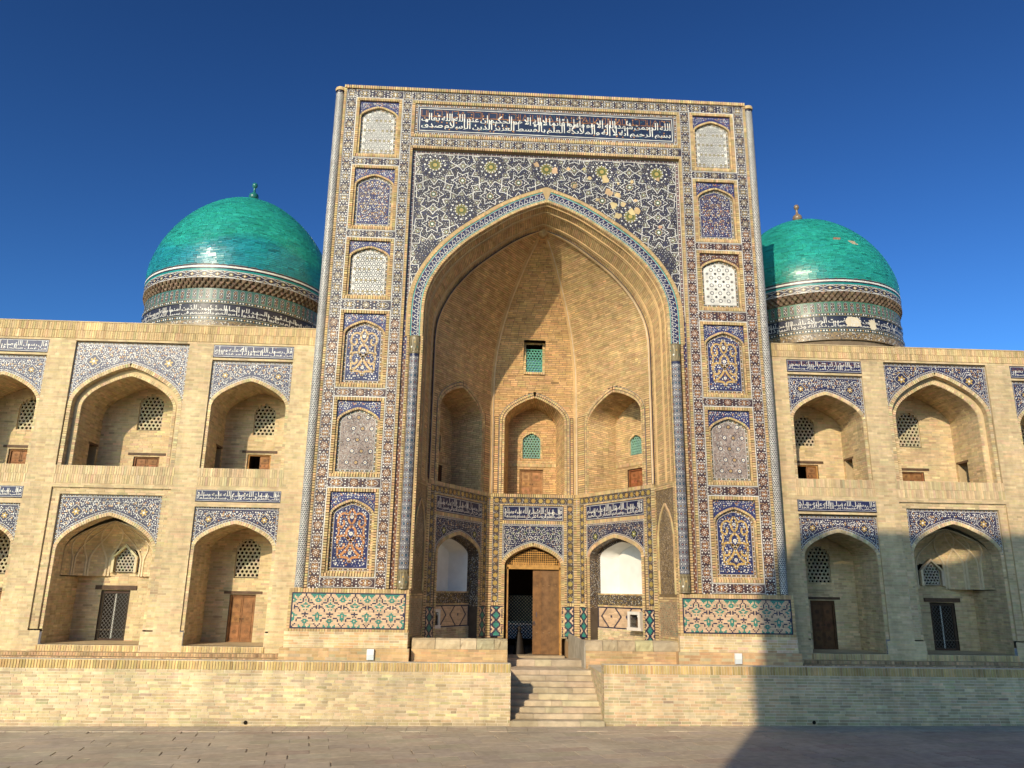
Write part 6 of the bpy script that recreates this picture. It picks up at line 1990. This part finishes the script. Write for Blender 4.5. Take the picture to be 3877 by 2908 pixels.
# ------------------------------------------------------------------ raised benches either side of the passage
def bench(x0, x1, label):
    t = thing('bench_platform', label, 'platform', ((x0+x1)/2, .1, TF))
    b = MB(); f = wall_fn(0, .10)
    bricks(b, f, 1.30, 1.665, region_iv(Rect(x0, x1, 0, 9), []), B_BASE*np.array((1, 1.02, 1.0)), M_BASE, h=.010, bl=.27, ch=.066)
    b.build('brickwork', 'brick', t, kind='stuff')
    c = MB(); solid(c, x0, x1, .105, 4.4, 1.2, 1.66, B_BASE*.8); c.build('core', 'brick', t)
    x = x0
    while x < x1 - .05:
        w = min(RNG.uniform(.34, .62), x1 - x)
        if x1 - x - w < .2: w = x1 - x
        s = MB(); col = shade((.50, .41, .25), 1, .12, .04)[0]
        n = 7; V = []
        for i in range(n):
            xx = x + .006 + (w-.012)*i/(n-1); wob = RNG.normal(0, .012, 4)
            V += [(xx, .085 + wob[0]*.4, 1.667), (xx, .075 + wob[1]*.6, 1.79), (xx, .09 + wob[2]*.5, 1.88 + wob[2]), (xx, .16, 1.915 + wob[3]*.5), (xx, .48, 1.905), (xx, .50, 1.667)]
        s.add(V, [(i*6+j, (i+1)*6+j, (i+1)*6+j+1, i*6+j+1) for i in range(n-1) for j in range(5)], col)
        for i in (0, n-1): s.add(V[i*6:i*6+6], [(0, 1, 2, 3, 4, 5)], col)
        s.build('edge_stone', 'stone', t)
        x += w
    fl = MB(); solid(fl, x0, x1, .50, 4.4, 1.66, 1.715, np.array((.46, .37, .25))); fl.build('floor', 'stone', t)
    return t
bench(-3.30, -.925, 'stone-edged brick bench left of the doorway passage')
br_ = bench(1.00, 3.42, 'stone-edged brick bench right of the doorway passage, with a plastered end')
pe = MB(); solid(pe, .985, 1.02, .07, 3.3, 1.17, 1.90, np.array((.42, .36, .27))); pe.build('plastered_end', 'stone', br_)

# ------------------------------------------------------------------ domes
def dome(s, label, blue_low, fin_col, seed):
    cx, cy, R = s*10.42, 6.6, 3.42
    KR = .937
    DZ = .28 if s > 0 else 0.0
    ZU = lambda z: np.interp(z, (9.0, 9.70, 9.98, 10.14, 10.90, 11.06, 11.50, 11.92, 12.24, 12.36, 12.60, 16.50, 18), [q + DZ for q in (10.2, 10.95, 11.2, 11.35, 11.78, 11.90, 12.30, 12.63, 12.885, 12.95, 13.10)] + [16.97, 18.47])
    t = thing('tiled_dome', label, 'dome', (cx, cy, 10.05))
    face = math.atan2(CAM[0]-cx, -(CAM[1]-cy))   # angle towards the viewer
    def ring_fn(prof):
        """surface of revolution: u = angle * R, v = length along the outline"""
        prof = np.asarray(prof, float); Ls = polylen(prof)
        tg = np.gradient(prof, axis=0); tg /= np.linalg.norm(tg, axis=1)[:, None]
        def f(u, v, h):
            u, v, h = np.broadcast_arrays(np.asarray(u, float), np.asarray(v, float), np.asarray(h, float))
            r = np.interp(v, Ls, prof[:, 0]); z = np.interp(v, Ls, prof[:, 1])
            nr = np.interp(v, Ls, tg[:, 1]); nz = -np.interp(v, Ls, tg[:, 0])
            a = u/R - face*0
            rr = r + nr*h
            return np.stack([cx + rr*KR*np.sin(a), cy - rr*KR*np.cos(a), ZU(z) + nz*h], -1)
        return f, Ls[-1], Ls, prof
    span = np.pi*1.12*R; uc = -face*R*1.0
    uc = math.atan2(CAM[0]-cx, cy-CAM[1])*R
    u0, u1 = uc - span/2, uc + span/2
    # shell
    pr = catmull([(3.40, 12.60), (3.41, 13.0), (3.30, 13.55), (3.02, 14.25), (2.58, 14.95), (2.02, 15.55), (1.40, 16.02), (.75, 16.33), (.28, 16.47), (0.02, 16.50)], 6)
    f, L, Ls, P = ring_fn(pr)
    core = MB()
    a = np.linspace(0, 2*np.pi, 65)[:-1]
    V = np.concatenate([np.stack([cx + (r-.02)*KR*np.cos(a), cy + (r-.02)*KR*np.sin(a), np.full(64, float(ZU(z)))], 1) for r, z in pr[::3]])
    k = len(pr[::3])
    core.add(V, [(i*64+j, i*64+(j+1) % 64, (i+1)*64+(j+1) % 64, (i+1)*64+j) for i in range(k-1) for j in range(64)], np.array((.02, .12, .11)))
    core.build('shell', 'dome_glaze', t, smooth=True)
    tm = MB(); ch = .066; n = int(L/ch); Q = []; C = []
    for i in range(n):
        v0, v1 = L*i/n, L*(i+1)/n; r = np.interp((v0+v1)/2, Ls, P[:, 0])
        if r < .05: continue
        bl = .25*R/r
        x = u0 - RNG.uniform(0, bl)
        while x < u1:
            ww = bl*RNG.choice([.6, 1, 1, 1.1])
            Q.append(rect(x + .004*R/r, x + ww - .004*R/r, v0+.004, v1-.003)); zc = np.interp((v0+v1)/2, Ls, P[:, 1])
            C.append(zc); x += ww
    Q = np.array(Q); C = np.array(C); m = len(Q)
    base = np.array((.022, .30, .235)); low = np.array((.015, .225, .255))
    k = np.clip((13.75 + .25*np.sin(Q[:, 0, 0]*1.3) - C)/.35, 0, 1)[:, None]*blue_low
    col = (base*(1-k) + low*k)*(1 + RNG.normal(0, .11, (m, 1)))*(1 + RNG.normal(0, .035, (m, 3)))
    dk = RNG.random(m) < .03; col[dk] *= .6
    if s > 0:
        hit = (np.abs(Q[:, 0, 0] - uc - 2.15) < .22) & (np.abs(C - 14.30) < .09); col[hit] = (.50, .40, .26)
        hit = (np.abs(Q[:, 0, 0] - uc - 1.5) < .16) & (np.abs(C - 14.43) < .035); col[hit] = (.36, .2, .13)
    QQ = np.stack([Q[:, 0, 0], Q[:, 1, 0], Q[:, 0, 1], Q[:, 2, 1]], 1); ctr = f(QQ[:, :2].mean(1), QQ[:, 2:].mean(1), np.zeros(m))
    front = lambda c: np.where((np.hypot(c[:, 0]-cx, c[:, 1]-cy) > 1.2) & (np.linalg.norm(c[:, :2]-CAM[:2], axis=1) < 26.6), 1.0, .01)
    lay_picked(tm, [(f, Q, np.clip(col, .004, .9), QQ, ctr, .006)], t, 290, name='glazed_tile', mat='dome_glaze', score=front, jit=.0022)
    # the largest tiles stand as pieces of their own in the shell; the rest form one part
    tm.build('glazed_tiles', 'dome_glaze', t, kind='stuff')
    # striped rings and drum bands
    def band(z0, z1, r0, r1=None, n=3):
        return ring_fn(np.stack([np.linspace(r0, r1 if r1 else r0, n), np.linspace(z0, z1, n)], 1))
    NU = 80
    def fill(mb, fb, v0, v1, h, col): plates(mb, fb, grid_rect(u0, u1, v0, v1, NU, 1), h, col)
    rings = MB()
    for z0, z1, r, c in ((12.52, 12.60, 3.42, BLK*1.5), (12.43, 12.52, 3.43, WHITE), (12.36, 12.43, 3.43, BLK*1.5), (12.24, 12.36, 3.42, TURQ*.9)):
        fb, *_ = band(z0, z1, r); fill(rings, fb, 0, z1-z0, 0, c)
    rings.build('striped_ring', 'drum_glaze', t, kind='stuff')
    # blossom band
    fb, *_ = band(11.92, 12.24, 3.42); bm = MB(); fill(bm, fb, 0, .32, 0, BLK*2)
    nb = int(span/.44); xs = u0 + (np.arange(nb)+.5)*span/nb
    al = np.arange(nb) % 2 == 0
    aa = np.linspace(0, span, 500); 
    for sg in (1, -1): ribbon(bm, fb, np.stack([u0+aa, .16 + sg*.085*np.abs(np.sin(aa*np.pi/(span/nb)))+sg*.03], 1), .018, .004, WHITE)
    for v in (.02, .30): ribbon(bm, fb, np.stack([u0+aa, np.full(500, v)], 1), .018, .004, WHITE)
    stamp(bm, fb, star(8, 1, .7), np.stack([xs[al], np.full(al.sum(), .16)], 1), .085, 0, np.array((.30, .24, .10)), .003)
    stamp(bm, fb, star(4, 1, .45), np.stack([xs[~al], np.full((~al).sum(), .16)], 1), .09, 0, np.array((.45, .30, .10)), .003)
    stamp(bm, fb, ngon(7), np.stack([xs, np.full(nb, .16)], 1), .026, 0, WHITE, .006)
    xe = np.concatenate([xs + span/nb/2]); 
    for v in (.06, .26): stamp(bm, fb, ngon(3, 1, np.pi/2), np.stack([xe, np.full(nb, v)], 1), .036, 0 if v < .1 else np.pi, np.array((.45, .28, .10)), .003)
    bm.build('blossom_band', 'drum_glaze', t, kind='stuff')
    # corbelled stalactite rows
    mq = MB(); cB = np.array((.17, .12, .08))
    for row, (z0, z1, r0, r1) in enumerate(((11.76, 11.92, 3.35, 3.425), (11.62, 11.78, 3.31, 3.375), (11.50, 11.64, 3.27, 3.33))):
        nn_ = int(span/.21)
        for i in range(nn_):
            ca = (u0 + (i + .5 + .5*(row % 2))*span/nn_)/R; wv = .085/R
            V = []
            for a_, r_, z_ in ((ca-wv, r1, z1), (ca+wv, r1, z1), (ca+wv*.55, r0+.02, z0), (ca-wv*.55, r0+.02, z0), (ca-wv, r0-.12, z1), (ca+wv, r0-.12, z1), (ca+wv*.5, r0-.12, z0), (ca-wv*.5, r0-.12, z0), (ca, r0+.075, z0+.04)):
                V.append((cx + r_*KR*math.sin(a_), cy - r_*KR*math.cos(a_), float(ZU(z_))))
            mq.add(V, [(3, 2, 8), (2, 1, 8), (1, 0, 8), (0, 3, 8)], shade(cB, 4, .2))
            mq.add(V, [(0, 4, 7, 3), (1, 5, 6, 2), (3, 2, 6, 7)], cB*.8)
    fb, *_ = band(11.40, 11.95, 3.24); fill(mq, fb, 0, .55, 0, np.array((.09, .06, .04)))
    mq.build('stalactite_cornice', 'brick', t, kind='stuff')
    # little upright panels
    fb, *_ = band(11.06, 11.50, 3.32); pn = MB(); fill(pn, fb, 0, .44, 0, np.array((.045, .12, .095)) if s < 0 else np.array((.06, .16, .10)))
    npn = int(span/.235); xs = u0 + (np.arange(npn)+.5)*span/npn
    pq = np.array([rect(x-.072, x+.072, .045, .395) for x in xs]); plates(pn, fb, pq, .003, BLK*1.8)
    for x in xs: ribbon(pn, fb, np.array([(x-.07, .05), (x+.07, .05), (x+.07, .33), (x+.035, .39), (x-.035, .39), (x-.07, .33)]), .010, .005, np.array((.42, .42, .36)), closed=True)
    cc = [WHITE*.9, np.array((.45, .25, .10)), np.array((.42, .34, .2))]
    for v, o_ in ((.10, 0), (.16, .03), (.16, -.03), (.22, 0), (.28, .03), (.28, -.03), (.34, 0)):
        stamp(pn, fb, ngon(6), np.stack([xs+o_, np.full(npn, v)], 1), .021, 0, np.array(cc)[RNG.integers(0, 3, npn)], .006)
    pn.build('small_panels', 'drum_glaze', t, kind='stuff')
    # dotted lines and lettering
    ld = MB()
    for z0, z1, r in ((10.90, 11.06, 3.36), (9.98, 10.14, 3.38)):
        fb, *_ = band(z0, z1, r); fill(ld, fb, 0, .16, 0, np.array((.03, .045, .05)))
        for v in (.012, .148): ribbon(ld, fb, np.stack([u0+aa, np.full(500, v)], 1), .016, .003, np.array((.30, .28, .18)))
        nd = int(span/.10); stamp(ld, fb, ngon(7), np.stack([u0 + (np.arange(nd)+.5)*span/nd, np.full(nd, .08)], 1), .030, 0, np.array([WHITE, (.48, .28, .1), WHITE])[np.arange(nd) % 3], .004)
    fb, *_ = band(9.70, 9.98, 3.37); fill(ld, fb, 0, .28, 0, np.array((.20, .145, .08)))
    dd_ = np.stack([RNG.uniform(u0, u1, 900), RNG.uniform(.02, .26, 900)], 1); stamp(ld, fb, ngon(5), dd_, .022, 0, np.array([WHITE*.8, (.40, .26, .1), BLK*2])[RNG.integers(0, 3, 900)], .004)
    ld.build('dotted_band', 'drum_glaze', t, kind='stuff')
    fb, *_ = band(10.14, 10.90, 3.34)
    im = MB(); fill(im, fb, 0, .76, 0, np.array((.018, .022, .045)) if s > 0 else np.array((.026, .024, .034)))
    ip = im.build('inscription_band', 'drum_glaze', t, kind='stuff')
    tx = MB()
    lines = [['يا أيها الذين آمنوا إذا نودي للصلاة من يوم الجمعة فاسعوا إلى ذكر الله', 'وذروا البيع ذلكم خير لكم إن كنتم تعلمون فإذا قضيت الصلاة'],
             ['إنما المؤمنون الذين آمنوا بالله ورسوله ثم لم يرتابوا وجاهدوا', 'بأموالهم وأنفسهم في سبيل الله أولئك هم الصادقون والحمد لله']][0 if s > 0 else 1]
    for h_ in (0, 1):
        a0, a1 = u0 + span*h_/2, u0 + span*(h_+1)/2
        lettering(tx, fb, lines if h_ else lines[::-1], a0+.03, a1-.03, .02, .74, WHITE*.92, .005)
    if s > 0:
        for k2 in range(2): ribbon(tx, fb, np.stack([u0+aa, .36 + .02*k2 + 0*aa], 1)[:260], .012, .004, WHITE*.8)
    tx.build('lettering', 'drum_glaze', ip, kind='stuff')
    if s > 0:   # tiles missing from the lettering
        for c_, w_, h0, h1 in ((1.62, .55, .10, .70), (2.42, .30, .03, .66)):
            pl = MB(); n = 26; a_ = np.arange(n)*2*np.pi/n
            sq = np.stack([np.sign(np.cos(a_))*np.abs(np.cos(a_))**.5, np.sign(np.sin(a_))*np.abs(np.sin(a_))**.5], 1)*(1+RNG.normal(0, .09, (n, 1)))
            Pp = np.array([uc + c_, (h0+h1)/2]) + sq*np.array([w_/2, (h1-h0)/2])
            pl.add(fb(Pp[:, 0], Pp[:, 1], np.full(n, .009)), [tuple(range(n))], np.array((.60, .52, .38)))
            pl.build('bare_plaster_patch', 'plain', t)
    dc = MB()
    V = np.concatenate([np.stack([cx + r*KR*np.cos(a), cy + r*KR*np.sin(a), np.full(64, float(ZU(z)))], 1) for r, z in ((3.30, 9.5), (3.30, 10.9), (3.24, 11.5), (3.40, 12.0), (3.41, 12.62))])
    dc.add(V, [(i*64+j, i*64+(j+1) % 64, (i+1)*64+(j+1) % 64, (i+1)*64+j) for i in range(4) for j in range(64)], np.array((.2, .15, .1)))
    dc.build('drum', 'brick', t)
    fi = MB()
    lathe(fi, cx, cy, [(a_, float(ZU(16.5)) + b_ - 16.5) for a_, b_ in [(.06, 16.44), (.06, 16.56), (.07, 16.58), (.15, 16.64), (.185, 16.74), (.16, 16.84), (.08, 16.91), (.048, 16.95), (.04, 17.08), (.05, 17.12), (.09, 17.16), (.105, 17.23), (.08, 17.30), (.03, 17.335), (0, 17.34)]], fin_col, 16)
    fi.build('finial', 'dome_glaze', t, smooth=True)
    return t
dome(-1, 'turquoise tiled dome with a green finial, left of the portal', 1.0, np.array((.015, .13, .11)), 1)
dome(1, 'turquoise tiled dome with a stone-brown finial and missing tiles, right of the portal', .15, np.array((.22, .15, .09)), 2)

# ------------------------------------------------------------------ small things
for x, lab in ((-4.26, 'white metal box on the brick foot of the left pylon'), (4.78, 'white metal box on the brick foot of the right pylon, near the shadow edge')):
    b = MB(); f = wall_fn(0, -.162); w, h0, h1 = .085, 1.415, 1.665
    P = [(-.18, h0), (-.22, h0+.11), (-.20, h1)]
    t = thing('junction_box', lab, 'box', (x, -.17, h0), group='white boxes on the pylon feet')
    b = MB(); solid(b, x-w, x+w, -.235, -.165, h0+.11, h1, (.72, .74, .74)); b.build('housing', 'plain', t)
    b = MB(); b.add([(x-w, -.235, h0+.108), (x+w, -.235, h0+.108), (x+w, -.215, h0), (x-w, -.215, h0), (x-w, -.165, h0+.108), (x+w, -.165, h0+.108), (x+w, -.165, h0), (x-w, -.165, h0)], [(0, 1, 2, 3), (0, 3, 7, 4), (1, 5, 6, 2), (3, 2, 6, 7)], (.60, .66, .68)); b.build('front_plate', 'plain', t)

def marble_box(fn, uc, v0, label, yellow):
    P = fn(np.array([uc]), np.array([v0]), np.array([.0]))[0]
    t = thing('marble_box', label, 'box', tuple(P), group='marble boxes in the side niches')
    MC = np.array((.66, .61, .52))
    a, b, c, d = uc-.25, uc+.25, v0, v0+.50
    fr = MB()
    boxes(fr, fn, [rect(a-.04, b+.03, c, c+.085), rect(a, a+.085, c+.085, d), rect(b-.085, b, c+.085, d), rect(a+.085, b-.085, d-.08, d)], -.30, .03, shade(MC, 4, .05, .02))
    fr.build('frame', 'plain', t)
    ins = MB(); pocket(ins, fn, a+.085, b-.085, c+.085, d-.08, .0, .22, np.array((.10, .055, .03))); ins.build('recess', 'wood', t)
    tg = MB(); boxes(tg, fn, [rect(b-.13, b-.095, d-.14, d-.10)], -.02, .006, (.7, .7, .68)); tg.build('tag', 'plain', t)
    if yellow:
        pn = MB(); Y = np.array((.55, .36, .03))
        n = 14; th = np.linspace(-1, 1, n)
        A_ = np.stack([uc + th*.155, np.full(n, c+.395)], 1); B_ = np.stack([uc + th*.10, np.full(n, c+.11)], 1); Cc = np.stack([uc+th*.15, np.full(n, c+.26)], 1)
        hh = .03*(1-th**2) - .06
        V = np.concatenate([fn(A_[:, 0], A_[:, 1], hh-.02), fn(Cc[:, 0], Cc[:, 1], hh+.01), fn(B_[:, 0], B_[:, 1], hh-.03)])
        pn.add(V, [(i, i+1, n+i+1, n+i) for i in range(n-1)] + [(n+i, n+i+1, 2*n+i+1, 2*n+i) for i in range(n-1)], Y)
        for z_ in (.19, .225): 
            for x_ in (-.05, -.02, .015, .045): stamp(pn, deeper(fn, .022), np.array([[(-1, -.3), (1, -.3), (1, .3), (-1, .3)]]), (uc+x_, c+z_), .011, 0, Y*.35, 0.004)
        pn.build('yellow_lantern', 'glaze', t)
    return t
marble_box(deeper(F_LEFT, .02), .62, 2.07, 'white marble box with a yellow shade inside, in the left niche', True)
marble_box(deeper(F_RIGHT, .02), LD-.98, 2.07, 'white marble box with an empty dark recess, in the right niche', False)

# dark turned post in the doorway, and the crossed-bar screen at the courtyard end
post = MB(); lathe(post, -.34, 4.9, [(.19, 1.2), (.17, 1.30), (.15, 1.42), (.11, 1.66), (.085, 1.78), (.05, 1.83), (.045, 1.87), (.062, 1.90), (.066, 1.95), (.05, 2.0), (0, 2.02)], DARK*.4, 14)
tag(post.build('doorway_post', 'wood', None, origin=(-.34, 4.9, 1.2), smooth=True), 'dark turned post in the shade just inside the open doorway', 'post')
sc = MB(); SF = wall_fn(0, 9.08); ins2 = lambda u, v: (u > -.55) & (u < 1.0) & (v > 1.40) & (v < 2.93)
for k in np.arange(-3.2, 3.2, .118):
    for s in (1, -1):
        tt = np.linspace(1.4, 2.93, 50); ribbon(sc, SF, np.stack([.22 + k + s*(tt-1.4), tt], 1), .030, .01, BLK, keep=ins2, thick=.02)
scr = thing('lattice_screen', 'black crossed-bar screen at the far end of the entrance passage', 'screen', (.2, 9.08, 1.4))
sc.build('bars', 'metal', scr, kind='stuff')
frs = MB(); boxes(frs, SF, [rect(-.58, -.54, 1.36, 2.97), rect(.99, 1.03, 1.36, 2.97), rect(-.54, .99, 2.92, 2.97), rect(-.54, .99, 1.36, 1.41)], -.03, .03, BLK); frs.build('frame', 'metal', scr)
cb = MB(); tube(cb, np.array([[.86 + .9*q, 3.86 + .0*q, 3.86 - .05*math.sin(q*3.1)] for q in np.linspace(0, 1, 12)]), .006, BLK, 5)
cp_ = tag(cb.build('cable', 'metal', None, origin=(.86, 3.86, 3.86)), 'thin black cable slung right of the doorway arch', 'cable')

# courtyard arcade seen through the passage
cy_ = thing('courtyard_building', 'sunlit pale courtyard arcade glimpsed through the passage screen', 'building', (0, 27, 1.2))
cw = MB(); CF = wall_fn(0, 27.0); arches = [Arch(x, 1.1, 1.3, 3.4, .9) for x in (-4.2, -1.4, 1.4, 4.2)]
bricks(cw, CF, 1.2, 7.5, region_iv(Rect(-9, 9, 0, 20), arches), B_PLIN*1.1, M_PLIN, bl=.5, ch=.13, h=.01)
cw.build('wall_brickwork', 'brick', cy_, kind='stuff')
for A in arches:
    w_ = MB(); pocket(w_, CF, A.uc-1.1, A.uc+1.1, 1.2, 4.3, 0, 1.5, B_PLIN); w_.build('niche', 'brick', cy_)
gy = MB(); gy.add([(-10, 9.3, 1.15), (10, 9.3, 1.15), (10, 27, 1.15), (-10, 27, 1.15)], [(0, 1, 2, 3)], (.5, .42, .3)); gc = gy.build('courtyard_ground', 'paving'); gc['kind'] = 'structure'

# ------------------------------------------------------------------ mosque across the square (behind the viewer): it throws the shadow on the right
MY = -25.0
def back_to(P):
    P = np.array(P, float); d = np.array(SUN_DIR); k = (MY - P[1])/d[1]; return P + d*k
e1 = back_to((4.367, PY, .96)); e2 = back_to((5.42, 0, 3.0)); e3 = back_to((6.30, 0, 4.66)); e4 = back_to((9.15, .6, 4.80)); lowp = back_to((1.8, -6.1, .28))
mo = thing('mosque', 'tall brick mosque front across the square, out of frame, casting the shadow', 'building', (0, MY, 0))
ms = MB()
def slab(P, y0, y1, col):
    P = np.asarray(P, float); n = len(P)
    V = np.concatenate([np.stack([P[:, 0], np.full(n, y), P[:, 1]], 1) for y in (y0, y1)])
    ms.add(V, [tuple(range(n))], col); ms.add(V, [tuple(range(n, 2*n))], col)
    ms.add(V, [(i, (i+1) % n, n+(i+1) % n, n+i) for i in range(n)], col)
slab([(e1[0], -1), (e1[0], e2[2]-1.0), (e2[0], e2[2]), (e3[0], e3[2]-.1), (e3[0]+.4, e4[2]), (e4[0]+11, e4[2]), (e4[0]+11, -1)], MY, MY-.6, B_WING)
slab([(e1[0]-9, -1), (e1[0]-9, lowp[2]-.25), (e1[0], lowp[2]-.25), (e1[0], -1)], MY, MY-.6, B_WING)
ms.build('wall', 'brick', mo)
mt = MB(); slab_x = np.linspace(e1[0]-8.5, e1[0]-1, 4)
for x in slab_x: solid(mt, x-.4, x+.4, MY, MY+.25, 0, lowp[2]-1.2, B_WING*.95)
mt.build('pilasters', 'brick', mo, kind='stuff')
